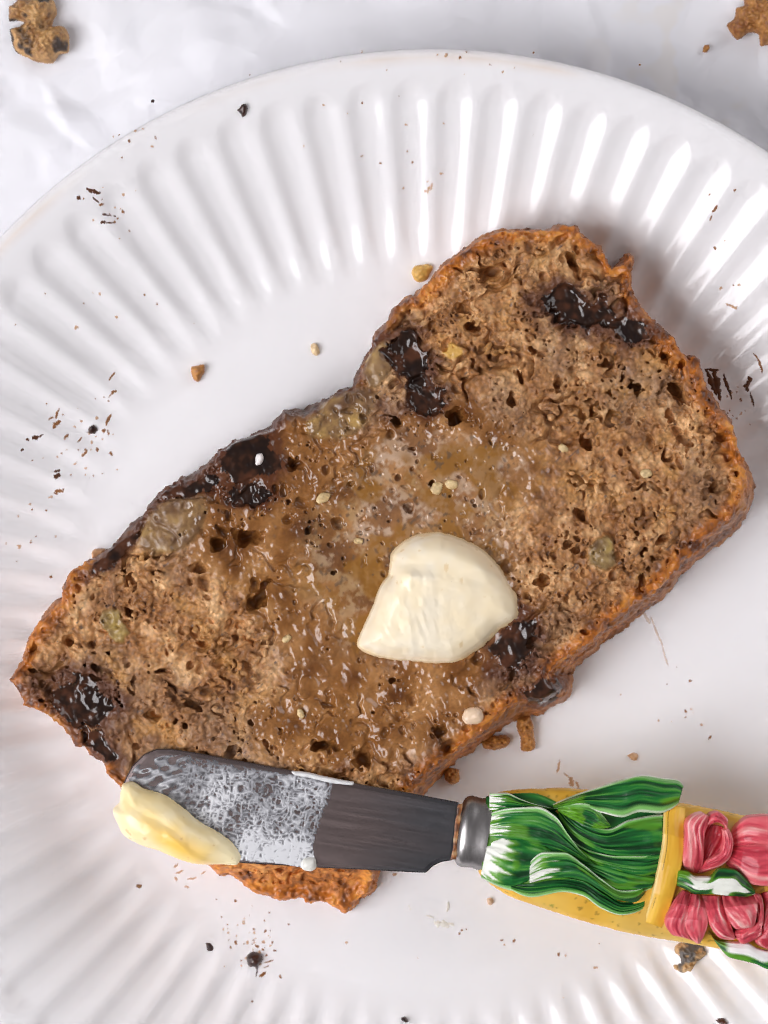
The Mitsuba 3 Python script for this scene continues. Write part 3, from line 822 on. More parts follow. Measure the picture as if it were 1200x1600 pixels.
def green(white_base=0.0, white_l=0.0, white_r=0.0, lime=0.25, light=0.0):
    def f(s, t, st, wv):
        c = lin(st, [.30, .46, .58, .72], [GREEN['dark'], GREEN['mid'], (0.010, 0.15, 0.024), (0.06, 0.26, 0.04)])
        c = blend(c, GREEN['lime'], sstep(.58 - .3 * light, .72 - .2 * light, wv) * (0.55 + .4 * light) + lime * .25 * sstep(.55, .7, st))
        if white_base:
            c = blend(c, GREEN['lime'], 1 - sstep(white_base * .9, white_base * 1.7, s + .45 * (st - .5)))
            c = blend(c, GREEN['white'], (1 - sstep(white_base * .6, white_base * 1.1, s + .7 * (st - .5))))
        for w, dd in ((white_l, t), (white_r, 1 - t)):
            if w:
                j = dd + .05 * (wv - .5)
                c = blend(c, (0.20, 0.48, 0.12), 1 - sstep(w * .9, w * 1.9, j))
                c = blend(c, GREEN['white'], (1 - sstep(w * .25, w * .72, j)) * (0.25 + 0.75 * sstep(.38, .62, .5 * st + .5 * wv)))
        # dry brush of white on the raised veins
        return blend(c, (0.45, 0.62, 0.38), sstep(.74, .86, st) * .4)
    return f


HZ = 25.4
leaves = [
    # left edge, right edge, heights, bulge, curl, colour, seed, label
    ([(760, 1246), (830, 1240), (900, 1262), (1000, 1262), (1040, 1262)], [(752, 1372), (800, 1392), (880, 1400), (960, 1425), (1012, 1424)], (22.2, 23.2, 23.4, 23.4, 23.0), 1.8, 0, green(0, .0, .02, .5, .3), 2, 'dark green bed of leaves over the pot'),
    ([(765, 1240), (790, 1240), (815, 1250), (840, 1258), (870, 1264)], [(765, 1266), (790, 1264), (815, 1263), (840, 1263), (868, 1266)], (23.6, 24.8, 24.9, 24.6, 24.2), .7, 0, green(.10, .05, .0, .3), 3, 'narrow green leaf along the upper side of the pot'),
    ([(880, 1262), (905, 1280), (950, 1296), (985, 1282), (1036, 1274)], [(872, 1274), (905, 1312), (950, 1335), (990, 1343), (1034, 1340)], (24.4, 25.2, 25.6, 25.2, 24.8), .7, .4, green(0, .05, 0, .3), 4, 'dark green leaf in the middle of the pot'),
    ([(885, 1305), (925, 1330), (965, 1338), (1000, 1338), (1032, 1332)], [(915, 1345), (940, 1355), (965, 1363), (1000, 1370), (1028, 1362)], (24.8, 25.3, 25.4, 25.2, 24.6), .6, .5, green(0, .07, 0, .3), 5, 'dark green leaf with pale upper edge at the pot rim'),
    ([(900, 1340), (935, 1350), (970, 1356), (1005, 1362), (1026, 1366)], [(905, 1352), (935, 1378), (965, 1396), (1000, 1394), (1018, 1388)], (24.8, 25.4, 25.4, 25.2, 24.6), .6, .3, green(0, 0, .06, .3), 6, 'green leaf above the wavy white edged leaf'),
    ([(800, 1378), (840, 1372), (872, 1370), (905, 1373), (945, 1394), (975, 1410), (1008, 1404)], [(798, 1390), (830, 1402), (880, 1394), (910, 1400), (940, 1420), (970, 1430), (1006, 1420)], (23.6, 24.4, 24.6, 24.6, 24.8, 24.6, 24.0), .6, 0, green(0, .0, .13, .5), 7, 'green leaf with pale lower edge along the lower side of the pot'),
    ([(764, 1306), (790, 1304), (820, 1310), (850, 1322), (880, 1340)], [(752, 1366), (775, 1380), (800, 1384), (825, 1376), (838, 1362)], (23.4, 24.6, 25.0, 25.0, 24.6), 1.0, 0, green(.26, 0, .0, .4), 8, 'green leaf with a broad white base next to the collar'),
    ([(768, 1270), (795, 1263), (838, 1261), (868, 1276), (888, 1304), (908, 1330), (932, 1351)], [(763, 1312), (795, 1312), (830, 1318), (860, 1324), (885, 1332), (910, 1343), (930, 1353)], (23.8, 25.2, 25.8, 26.2, 26.2, 26.0, 25.2), .9, .8, green(.07, .085, 0, .4, .1), 9, 'green leaf with a white upper edge, largest on the left of the pot'),
    ([(828, 1347), (850, 1332), (880, 1332), (910, 1350), (940, 1374), (972, 1392), (1004, 1388)], [(828, 1380), (865, 1372), (900, 1371), (935, 1388), (965, 1406), (990, 1410), (1008, 1394)], (25.6, 26.4, 26.6, 26.4, 26.2, 25.8, 25.0), .8, .7, green(.13, .12, 0, .3), 10, 'wavy green leaf with white base and white upper edge'),
    ([(872, 1260), (905, 1255), (928, 1258), (942, 1274), (953, 1288)], [(872, 1268), (900, 1283), (925, 1293), (940, 1295), (955, 1291)], (25.4, 26.4, 26.8, 26.6, 26.0), .6, .6, green(0, .16, .0, .9, .8), 11, 'small lime green folded leaf with white rim'),
    ([(864, 1258), (900, 1243), (930, 1233), (970, 1220), (1005, 1212), (1040, 1217), (1058, 1219), (1068, 1228)], [(866, 1264), (910, 1262), (940, 1270), (972, 1277), (1000, 1269), (1030, 1271), (1046, 1266), (1060, 1256)], (24.8, 25.4, 26.2, 26.8, 27.2, 27.2, 26.8, 26.0), 1.4, 0, green(0, .03, .13, .6, .25), 12, 'large green leaf hanging over the upper side of the handle'),
]
for i_, (l_, r_, z_, b_, cu_, co_, sd_, la_) in enumerate(leaves):
    key = 'butter_knife__leaf' + (f'_{i_:03d}' if i_ else '')
    ribbon(key, l_, r_, z_, b_, co_, n=120, m=40, curl=cu_, seed=sd_, thick=2.2, vein=0.22, wave=.5)
    tag(key, la_)


def yellow(s, t, st, wv):
    c = lin(wv, [.3, .7], [(0.72, 0.40, 0.035), (0.80, 0.49, 0.06)])
    c = blend(c, (0.75, 0.55, 0.20), 1 - sstep(.0, .16, t + .1 * (wv - .5)))
    crack = np.abs(t - .20 - .05 * (wv - .5)) < .012
    return blend(c, (0.16, 0.08, 0.02), crack * sstep(.46, .56, st + .1) * .8)


ribbon('butter_knife__pot_rim', [(1046, 1256), (1037, 1272), (1036, 1308), (1023, 1380), (1006, 1440)][::-1], [(1071, 1262), (1071, 1290), (1068, 1334), (1054, 1395), (1034, 1450)][::-1], (23.2, 26.0, 27.0, 26.6, 23.8), .5, yellow, n=100, m=30, seed=20, thick=3.0, vein=.03, wave=.12)
tag('butter_knife__pot_rim', 'raised yellow rim band of the moulded flower pot')


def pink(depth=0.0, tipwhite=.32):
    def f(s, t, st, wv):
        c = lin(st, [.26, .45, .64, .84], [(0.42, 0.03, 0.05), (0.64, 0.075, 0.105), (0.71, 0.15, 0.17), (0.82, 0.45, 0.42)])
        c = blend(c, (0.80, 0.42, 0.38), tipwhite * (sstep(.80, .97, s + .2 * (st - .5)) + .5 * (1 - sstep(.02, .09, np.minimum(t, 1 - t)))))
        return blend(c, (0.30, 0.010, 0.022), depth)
    return f


tulips = [
    ('pink tulip with an open top beside the pot rim', [
        ([(1078, 1362), (1066, 1350), (1069, 1320), (1071, 1288), (1082, 1275), (1097, 1270)], [(1092, 1365), (1098, 1350), (1100, 1330), (1101, 1306), (1106, 1290), (1110, 1277)], (24.4, 26.8, 28.0, 28.2, 28.2, 27.4), 1.0, pink(), 31),
        ([(1090, 1365), (1110, 1360), (1128, 1352), (1142, 1337), (1146, 1317), (1138, 1294)], [(1092, 1356), (1104, 1345), (1117, 1338), (1128, 1328), (1131, 1312), (1130, 1298)], (24.6, 26.6, 27.6, 28.2, 28.6, 28.4), .8, pink(), 32),
        ([(1104, 1280), (1112, 1271), (1121, 1269), (1130, 1273), (1138, 1280)], [(1108, 1292), (1114, 1287), (1121, 1285), (1128, 1288), (1136, 1297)], (27.4, 28.2, 28.4, 28.2, 27.6), .5, pink(.1), 33),
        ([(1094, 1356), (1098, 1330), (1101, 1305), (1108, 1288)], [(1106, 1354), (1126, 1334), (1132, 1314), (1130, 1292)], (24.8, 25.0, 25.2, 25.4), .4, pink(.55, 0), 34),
    ]),
    ('large pink tulip at the right edge of the picture', [
        ([(1140, 1306), (1152, 1290), (1172, 1276), (1200, 1274), (1232, 1284), (1258, 1310)], [(1142, 1330), (1165, 1326), (1190, 1325), (1215, 1326), (1240, 1328), (1260, 1330)], (24.6, 27.4, 28.4, 28.6, 28.0, 26.4), 1.0, pink(), 35),
        ([(1138, 1326), (1165, 1320), (1192, 1318), (1215, 1322), (1240, 1328), (1260, 1332)], [(1134, 1350), (1158, 1370), (1180, 1383), (1204, 1385), (1232, 1376), (1256, 1352)], (24.6, 27.4, 28.6, 28.8, 28.2, 26.4), 1.2, pink(), 36),
    ]),
    ('small pink tulip bud below the leaf at the pot rim', [
        ([(1066, 1390), (1050, 1414), (1040, 1442), (1053, 1462), (1070, 1464)], [(1080, 1396), (1076, 1420), (1074, 1444), (1076, 1462), (1086, 1472)], (24.6, 26.6, 27.2, 26.4, 25.2), .8, pink(), 37),
        ([(1078, 1396), (1072, 1420), (1070, 1444), (1078, 1464), (1088, 1474)], [(1097, 1399), (1104, 1420), (1106, 1442), (1101, 1460), (1093, 1475)], (24.8, 27.0, 27.6, 26.8, 25.4), .9, pink(), 38),
    ]),
    ('pink tulip in the middle of the lower row', [
        ([(1096, 1399), (1104, 1430), (1114, 1454), (1128, 1467), (1146, 1469)], [(1130, 1400), (1136, 1424), (1142, 1444), (1146, 1456), (1150, 1466)], (24.8, 27.2, 28.0, 27.6, 26.4), 1.0, pink(), 39),
        ([(1128, 1400), (1132, 1420), (1140, 1440), (1152, 1452), (1166, 1450)], [(1178, 1399), (1184, 1416), (1182, 1434), (1178, 1446), (1172, 1450)], (25.2, 27.8, 28.6, 28.2, 27.4), 1.1, pink(), 40),
        ([(1146, 1462), (1152, 1468), (1160, 1475), (1176, 1470), (1190, 1460)], [(1150, 1452), (1160, 1450), (1172, 1446), (1184, 1440), (1192, 1428)], (26.0, 26.6, 26.8, 26.8, 26.6), .7, pink(.1), 41),
        ([(1176, 1396), (1182, 1410), (1184, 1428), (1184, 1444)], [(1190, 1398), (1193, 1414), (1194, 1432), (1192, 1446)], (25.4, 27.2, 27.4, 26.8), .5, pink(.25), 42),
    ]),
    ('dark pink tulip at the lower right picture edge', [
        ([(1188, 1396), (1196, 1420), (1192, 1448), (1180, 1470), (1196, 1482)], [(1216, 1390), (1228, 1412), (1232, 1440), (1228, 1468), (1212, 1488)], (24.6, 26.0, 26.4, 26.0, 24.8), 1.0, pink(.25), 43),
        ([(1214, 1390), (1226, 1412), (1230, 1440), (1226, 1468), (1212, 1488)], [(1240, 1396), (1256, 1416), (1260, 1440), (1250, 1468), (1224, 1488)], (24.6, 26.0, 26.4, 26.0, 24.8), .9, pink(.2), 44),
    ]),
]
for i_, (la_, petals) in enumerate(tulips):
    key = 'butter_knife__tulip' + (f'_{i_:03d}' if i_ else '')
    for j_, (l_, r_, z_, b_, co_, sd_) in enumerate(petals):
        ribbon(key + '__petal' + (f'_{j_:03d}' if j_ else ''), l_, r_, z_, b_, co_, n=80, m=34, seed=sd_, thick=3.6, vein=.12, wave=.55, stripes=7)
    tag(key, la_)


def pale_leaf(s, t, st, wv):
    c = green(0, .0, .0, .6, .5)(s, t, st, wv)
    return blend(c, GREEN['white'], sstep(.60, .68, wv + .25 * np.exp(-((t - .62) / .22) ** 2) - .04) * sstep(.06, .2, s))


ribbon('butter_knife__leaf_011', [(1060, 1360), (1074, 1362), (1089, 1371), (1109, 1371), (1126, 1358), (1146, 1359), (1165, 1373), (1180, 1393)], [(1058, 1384), (1074, 1391), (1087, 1397), (1113, 1397), (1130, 1399), (1146, 1400), (1165, 1401), (1180, 1397)],
       (27.0, 28.4, 28.8, 29.2, 29.2, 29.2, 28.8, 27.6), .8, pale_leaf, n=90, m=36, seed=51, thick=2.5, vein=.1, wave=.3)
tag('butter_knife__leaf_011', 'green and white leaf lying between the tulips')


def white_leaf(s, t, st, wv):
    c = green(0, .0, .0, .6, .4)(s, t, st, wv)
    return blend(c, (0.80, 0.80, 0.78), sstep(.22, .30, s) * (1 - sstep(.62, .78, t + .15 * (wv - .5) + .3 * sstep(.6, .8, s))))


ribbon('butter_knife__leaf_012', [(1106, 1452), (1122, 1470), (1146, 1473), (1166, 1474), (1186, 1484), (1210, 1488), (1246, 1480)], [(1112, 1462), (1124, 1480), (1140, 1496), (1160, 1501), (1180, 1506), (1204, 1515), (1250, 1512)], (23.4, 24.6, 25.4, 25.8, 25.8, 25.6, 24.4), .8, white_leaf,
       n=90, m=34, seed=52, thick=2.5, vein=.06, wave=.25)
tag('butter_knife__leaf_012', 'white and green leaf hanging below the lower tulips')
tag('butter_knife', 'butter knife with a green leaf and pink tulip handle resting on the slice and plate', 'knife')

# ------------------------------------------------------------------ butter on the blade
dol = [(190, 1227), (205, 1222), (222, 1232), (255, 1242), (282, 1260), (315, 1287), (342, 1302), (365, 1320), (377, 1342), (367, 1354), (345, 1352), (312, 1352), (282, 1345), (247, 1330), (220, 1322), (192, 1305), (182, 1287), (175, 1267), (185, 1255), (187, 1242)]
gx, gy, qx, qy, d = relief(dol, BZ + 2, 6, 0.28, 300)
q3 = np.stack([gx, gy, 0 * gx], -1)
along = ((qx - 200) * 0.83 + (qy - 1240) * 0.56)                          # along the curl, px
across = (-(qx - 200) * 0.56 + (qy - 1240) * 0.83)
hcr = 5.0 + 1.0 * np.sin(along / 60.0) - 2.0 * sstep(120, 210, along)
prof_ = np.sqrt(np.clip(1 - (1 - np.clip(-d / 4.2, 0, 1)) ** 2, 0, 1))
zt_ = BZ - 0.2 + hcr * prof_ * 0.9
step = 12 + 4 * np.sin(along / 18)
zt_ += -0.55 * sstep(-7, 5, -(across - step)) * prof_ + 0.5 * (n3(q3, 4.5, 81, 2) - .5) * prof_
zt_ += 0.22 * (n3(np.stack([along / 30, across / 5, 0 * along], -1), 1, 82, 2) - .5) + 0.18 * (n3(q3, 1.1, 83, 2) - .5)
dv_, df_ = solid_from(gx, gy, d + 0.3 * (n3(q3, 2.0, 84, 2) - .5), zt_, np.full_like(zt_, BZ - 2.2), 0.28)
dx_, dy_ = dv_[:, 0] / PX + 600, 800 - dv_[:, 1] / PX
al = (dx_ - 200) * 0.83 + (dy_ - 1240) * 0.56; ac = -(dx_ - 200) * 0.56 + (dy_ - 1240) * 0.83
dc = lin(n3(dv_, 3.5, 85, 2), [.3, .7], [(0.96, 0.78, 0.40), (0.97, 0.86, 0.56)])
dc = blend(dc, (0.96, 0.60, 0.10), np.exp(-((al - 110) / 62) ** 2 - ((ac - 16) / 22) ** 2) * .95)
dc = blend(dc, (0.66, 0.40, 0.14), sstep(.72, .8, n3(dv_, 1.4, 86, 2)) * .5)
put('butter_curl', dv_, df_, 'm_butter', color=dc)
tag('butter_curl', 'yellow curl of butter on the tip of the knife blade', 'butter')

# thin dried smear over the front half of the blade
sm = [(200, 1218), (226, 1184), (262, 1176), (305, 1180), (400, 1200), (470, 1212), (520, 1222), (515, 1250), (500, 1290), (490, 1325), (494, 1352), (478, 1356), (440, 1350), (375, 1344), (330, 1310), (270, 1255)]
gx, gy, qx, qy, d = relief(sm, BZ, 1, 0.13, 200)
ku, kv = gx * KX[0] + gy * KX[1], gx * KY[0] + gy * KY[1]
w_a = n3(np.stack([ku, kv, 0 * ku], -1), 3.0, 91, 2) - .5
w_b = n3(np.stack([ku, kv, 0 * ku], -1), 3.0, 92, 2) - .5
pa = np.stack([ku + 1.6 * w_a, kv + 1.6 * w_b, 0 * ku], -1)


def vein(p, sc, seed): return 1 - np.abs(n3(p, sc, seed, 1) * 2 - 1) * 2.2


net = np.maximum(vein(pa * [1.0, .8, 1], 0.8, 93), vein(pa * [0.75, 1.1, 1], 0.5, 94) * .9)
feather = vein(np.stack([ku * .8 + kv * .55 + 1.2 * w_a, (kv - ku * .5) * 2.2, 0 * ku], -1), 1.7, 95)
cov = n3(np.stack([ku, kv, 0 * ku], -1), 7.5, 96, 2)
left = sstep(330, 240, qx)
h = net * (1 - left) + feather * left
lowb = sstep(1290, 1345, qy) * sstep(330, 380, qx)
h = h * 0.5 + (cov - .5) * 0.8 + 0.17 + 0.22 * sstep(400, 470, qx) + 0.45 * lowb - 0.12 * sstep(1215, 1180, qy)
bare = sstep(1.2, -1.0, -d)                                                # thins out at the border
h -= 0.6 * bare + 0.9 * sstep(-3.5, 0, -np.abs(qx - 492 + .14 * (qy - 1290)) + 0.0) * 0
h = np.where(d < 0, h, -1)
th = np.clip(h, 0, .8) ** 1.3 * 0.2
keep = h > 0.03
idx = np.arange(gx.size).reshape(gx.shape)
qk = keep[:-1, :-1] & keep[1:, :-1] & keep[1:, 1:] & keep[:-1, 1:]
a_, b_, c_, d_ = idx[:-1, :-1][qk], idx[1:, :-1][qk], idx[1:, 1:][qk], idx[:-1, 1:][qk]
fs = np.concatenate([np.stack([a_, b_, c_], 1), np.stack([a_, c_, d_], 1)])
gv = np.stack([gx, gy, BZ + 0.02 + th], -1).reshape(-1, 3)
gcol = lin(h.ravel() + .12 * (n3(np.stack([gx, gy, 0 * gx], -1), 0.5, 97) - .5).ravel(), [.05, .25, .5, .75], [(0.075, 0.073, 0.078), (0.15, 0.15, 0.162), (0.33, 0.335, 0.355), (0.66, 0.67, 0.69)])
v_, f_, c_ = sub(gv, fs, np.ones(len(fs), bool), gcol)
put('butter_smear', v_, f_, 'm_film', color=c_)
tag('butter_smear', 'thin white dried smear of butter over the front half of the blade', 'butter')
butter_lump('butter_drop_002', [(470, 1352), (474, 1342), (484, 1338), (494, 1342), (495, 1354), (486, 1361), (474, 1359)], BZ - .1, 1.5, 'pale drop of butter on the lower edge of the blade', (0.76, 0.76, 0.70))
butter_lump('butter_drop_003', [(455, 1204), (480, 1206), (505, 1212), (530, 1217), (554, 1223), (552, 1227), (520, 1224), (485, 1216), (458, 1210)], BZ - .1, 0.7, 'long thin streak of butter along the upper edge of the blade', (0.74, 0.75, 0.75))


# ------------------------------------------------------------------ crumbs and smears
def lump(key, poly, zc, h, c_lo, c_hi, label, category='crumb', group=None, cell=0.2, seed=1, rough=.35, dark=None, bsdf='m_crumb', surface=None):
    gx, gy, qx, qy, d = relief(poly, zc + h * .4, h, cell, 120)
    n2 = lambda s, k: n3(np.stack([gx, gy, 0 * gx], -1), s, k, 2) - .5
    dmx = max(-d.min(), .15)
    d = d + min(0.9, 1.6 * dmx) * rough * n2(max(.6, dmx * .8), seed)
    b = np.clip(-d / max(-d.min(), .1), 0, 1)
    zs = zc if surface is None else surface(gx, gy)
    zt_ = zs + h * np.sqrt(np.clip(1 - (1 - b) ** 2, 0, 1)) + h * rough * (1.0 * n2(max(.8, dmx * .9), seed + 1) + 1.0 * n2(.5, seed + 2))
    v_, f_ = solid_from(gx, gy, d, np.maximum(zt_, zs + .12), zs - np.full_like(zt_, .05), cell)
    if not len(f_):
        return
    t = .5 * n3(v_, max(.7, dmx * .6), seed + 3, 2) + .5 * n3(v_, .5, seed + 4, 2)
    c_ = lin(t, [.3, .7], [c_lo, c_hi]) * (.75 + .5 * n3(v_, .4, seed + 6))[:, None]
    if dark is not None:
        c_ = blend(c_, dark, sstep(.54, .68, n3(v_, dmx * .7 + .3, seed + 5, 2)))
    put(key, v_, f_, bsdf, color=np.clip(c_, .003, .9), uv=np.c_[np.full(len(v_), .55 if bsdf == 'm_crumb' else .25), np.zeros(len(v_))])
    tag(key, label, category, group)


def ell(px, py, rx, ry, rot=0, n=14, seed=0, j=.22):
    rng = np.random.default_rng(seed + int(px * 7 + py))
    t = np.arange(n) * 2 * np.pi / n
    r = 1 + j * rng.uniform(-1, 1, n)
    a = math.radians(rot)
    x, y = rx * r * np.cos(t), ry * r * np.sin(t)
    return [(px + x_ * math.cos(a) - y_ * math.sin(a), py + x_ * math.sin(a) + y_ * math.cos(a)) for x_, y_ in zip(x, y)]


TAN = ((0.34, 0.19, 0.075), (0.60, 0.40, 0.20)); ORANGE = ((0.26, 0.085, 0.014), (0.52, 0.235, 0.05)); CHOC = ((0.012, 0.006, 0.005), (0.06, 0.022, 0.014)); GOLD = ((0.52, 0.28, 0.05), (0.70, 0.44, 0.12))
PZ = -0.4
lump('cake_crumb', [(13, 8), (22, 4), (30, -8), (75, -8), (86, 5), (88, 18), (82, 30), (80, 40), (98, 40), (108, 62), (106, 80), (92, 84), (80, 97), (60, 96), (40, 88), (22, 78), (14, 45), (30, 40), (38, 34), (28, 30), (14, 32)], PZ, 5.0, (0.24, 0.10, 0.03), (0.56, 0.33, 0.13), 'large brown crumb with dark bits on the paper, at the top left corner', seed=201, dark=(0.05, 0.03, 0.02), cell=.25)
lump('cake_crumb_001', [(1152, 10), (1165, 6), (1163, -8), (1230, -10), (1230, 70), (1204, 68), (1190, 72), (1186, 52), (1172, 50), (1155, 60), (1145, 52), (1137, 36), (1148, 28)], PZ, 4.2, (0.20, 0.06, 0.01), (0.46, 0.21, 0.05), 'large orange crumb on the paper, cut by the top right corner', seed=202, cell=.25)
lump('cake_crumb_002', [(1100, 70), (1110, 69), (1109, 75), (1104, 82), (1098, 81)], PZ, 1.2, *ORANGE, 'small orange crumb on the paper beside the large top right crumb', seed=203)
lump('cake_crumb_003', [(643, 425), (648, 415), (660, 413), (668, 411), (677, 418), (673, 426), (668, 436), (655, 440), (645, 433)], WELL, 2.6, *GOLD, 'golden yellow crumb on the plate left of the slice top', seed=204, rough=.25)
lump('cake_crumb_004', [(298, 572), (306, 571), (319, 568), (320, 580), (316, 588), (310, 597), (301, 590)], WELL, 2.4, *ORANGE, 'squarish orange crumb on the flat of the plate, upper left of the slice', seed=205, rough=.25)
lump('cake_crumb_005', [(485, 538), (493, 535), (500, 551), (494, 556), (488, 553)], WELL, 1.2, (0.52, 0.36, 0.18), (0.72, 0.54, 0.32), 'pale oat coloured crumb on the plate above the banana edge', seed=206, rough=.2)
lump('cake_crumb_006', [(1054, 1474), (1075, 1472), (1098, 1474), (1106, 1490), (1092, 1505), (1090, 1518), (1078, 1524), (1062, 1520), (1050, 1510), (1060, 1498), (1052, 1486)], WELL, 4.0, *TAN, 'tan crumb with a grey patch beneath the knife handle', seed=207, dark=(0.11, 0.095, 0.085))
lump('cake_crumb_007', [(1108, 1480), (1126, 1482), (1128, 1492), (1124, 1503), (1116, 1500), (1110, 1494)], WELL, 2.5, *ORANGE, 'orange crumb beneath the knife handle, right of the tan one', seed=208)
lump('cake_crumb_008', [(807, 1122), (826, 1118), (832, 1130), (836, 1150), (838, 1168), (826, 1176), (815, 1172), (814, 1156), (808, 1140)], WELL, 3.2, *ORANGE, 'upright orange flake of crust fallen below the lower right crust', seed=209, rough=.5, cell=.16)
lump('cake_crumb_014', [(752, 1160), (768, 1150), (790, 1148), (798, 1156), (792, 1168), (776, 1172), (758, 1170)], WELL, 3.0, *ORANGE, 'orange crust flake lying against the lower right side of the slice', seed=231, rough=.55, cell=.16)
lump('cake_crumb_015', [(694, 1206), (706, 1200), (718, 1202), (720, 1214), (708, 1226), (698, 1222)], WELL, 2.6, *ORANGE, 'small orange flake between the slice base and the blade', seed=232, rough=.55, cell=.16)
lump('cake_crumb_016', [(848, 1082), (858, 1076), (872, 1074), (877, 1082), (872, 1092), (858, 1098), (846, 1096)], 12, 5.0, (0.015, 0.01, 0.008), (0.10, 0.05, 0.025), 'burnt black flake sticking out of the lower right crust', seed=233)
lump('cake_crumb_009', ell(990, 1182, 9, 5.5, 10), WELL, 1.0, (0.50, 0.27, 0.13), (0.66, 0.42, 0.24), 'flat light brown crumb on the plate above the knife leaves', seed=210, rough=.2)
lump('cake_crumb_010', ell(766, 1408, 6, 6, 0), WELL, 1.0, (0.58, 0.38, 0.24), (0.70, 0.52, 0.36), 'pale crumb on the plate just below the metal collar', seed=211, rough=.2)
lump('cake_crumb_011', ell(217, 1384, 6, 4, -10), WELL, 1.0, (0.06, 0.03, 0.015), (0.36, 0.18, 0.07), 'small dark crumb on the plate below the butter curl', seed=212)
lump('cake_crumb_012', [(318, 1471), (330, 1473), (335, 1480), (332, 1487), (325, 1486), (322, 1478)], WELL, 1.2, *CHOC, 'brown chocolate flake on the plate left of the chocolate drip', seed=213, cell=.17)
lump('cake_crumb_013', [(143, 862), (152, 857), (165, 856), (163, 864), (152, 870), (145, 874)], WELL, 1.5, (0.36, 0.17, 0.07), (0.55, 0.32, 0.17), 'light brown flake tucked against the left crust by the chocolate smear', seed=214)
def face_z(x, y): return at_uv(ztop, *to_uv(x, y)) + 0.05


for i_, (ox, oy, orx, ory, rot) in enumerate([(706, 757, 12, 9, 10), (683, 763, 10, 12, 20), (505, 778, 13, 9, -20), (448, 998, 9, 6, -40), (560, 845, 8, 6, 0), (470, 1115, 9, 6, 60), (880, 700, 10, 7, 30), (1010, 740, 10, 8, 0)]):
    lump('cake_slice__oat_flake' + (f'_{i_:03d}' if i_ else ''), ell(ox, oy, orx, ory, rot, j=.12), TOP, .55, (0.50, 0.34, 0.15), (0.66, 0.50, 0.26), 'pale oat flake in the crumb', seed=400 + 7 * i_, rough=.12, cell=.17, surface=face_z)
    del labels['cake_slice__oat_flake' + (f'_{i_:03d}' if i_ else '')]
lump('chocolate_drip', [(385, 1495), (395, 1487), (408, 1490), (411, 1500), (405, 1509), (403, 1520), (399, 1532), (396, 1531), (400, 1518), (399, 1511), (391, 1511)], WELL, 1.9, *CHOC, 'dark chocolate drip with a thin tail on the lower part of the plate', 'chocolate', seed=215, cell=.17, rough=.25, bsdf='m_choc')
lump('chocolate_drip_001', [(376, 191), (381, 188), (384, 183), (390, 181), (394, 188), (392, 197), (386, 202), (382, 196)], 0, 1.2, *CHOC, 'single dark chocolate drop on the fluted rim at the upper left', 'chocolate', seed=216, cell=.17, rough=.15, bsdf='m_choc', surface=plate_z)
lump('chocolate_drip_002', ell(251, 179, 3.2, 3.2), 0, .8, *CHOC, 'tiny dark speck on the outer lip of the plate at upper left', 'chocolate', seed=217, cell=.15, bsdf='m_choc', surface=plate_z)
lump('chocolate_drip_003', ell(150, 672, 8, 7.5, -35), 0, .9, *CHOC, 'dark chocolate bit among the smears left of the slice', 'chocolate', seed=218, cell=.17, bsdf='m_choc', surface=plate_z)
lump('chocolate_drip_004', ell(632, 1587, 6, 4, 20), 0, 1, *CHOC, 'dark speck at the bottom edge of the picture, near the middle', 'chocolate', seed=219, cell=.17, bsdf='m_choc', surface=plate_z)
lump('chocolate_drip_005', ell(1118, 1581, 8, 5, 25), 0, 1, (0.03, 0.012, 0.008), (0.10, 0.03, 0.015), 'dark red brown speck on the flutes at the bottom right', 'chocolate', seed=220, cell=.17, bsdf='m_choc', surface=plate_z)


def smear(key, strokes, col, label, seed, category='smear', stuff=None, group=None):
    """Thin dried streaks that follow the plate: strokes of (px, py, length, width, angle)."""
    Vs, Fs, Cs, n0 = [], [], [], 0
    rng = np.random.default_rng(seed)
    for (px, py, ln, wd, an) in strokes:
        n = 16; m = 5
        t = np.linspace(-1, 1, n)
        a = math.radians(an)
        wob = np.cumsum(rng.normal(0, .10, n)) * wd
        half = wd / 2 * np.sqrt(np.clip(1 - t ** 2, 0.0, 1)) * (0.55 + .9 * rng.random(n) ** 1.0)
        s = np.linspace(-1, 1, m)
        lx = (t * ln / 2)[:, None] + 0 * s
        ly = wob[:, None] + half[:, None] * s
        qx, qy = px + lx * math.cos(a) - ly * math.sin(a), py + lx * math.sin(a) + ly * math.cos(a)
        z = np.full(qx.shape, WELL)
        for _ in range(3):
            x, y = P(qx, qy, z)
            z = plate_z(x, y)
        x, y = P(qx, qy, z)
        zz = z + 0.05 + min(.3, .02 * wd) * (1 - s ** 2) * np.sqrt(np.clip(1 - t ** 2, 0, 1))[:, None]
        Vs.append(np.stack([x, y, zz], -1).reshape(-1, 3)); Fs.append(grid_faces(n, m) + n0); n0 += n * m
        k = rng.random((n, 1)) * .6 + .2 + 0 * s
        cc_ = blend(np.asarray(col[0]), np.asarray(col[1]), k).reshape(-1, 3)
        Cs.append(cc_)
    put(key, np.vstack(Vs), np.vstack(Fs), 'm_stain', color=np.vstack(Cs))
    tag(key, label, None if stuff else category, group)
    if stuff: labels[key]['kind'] = 'stuff'


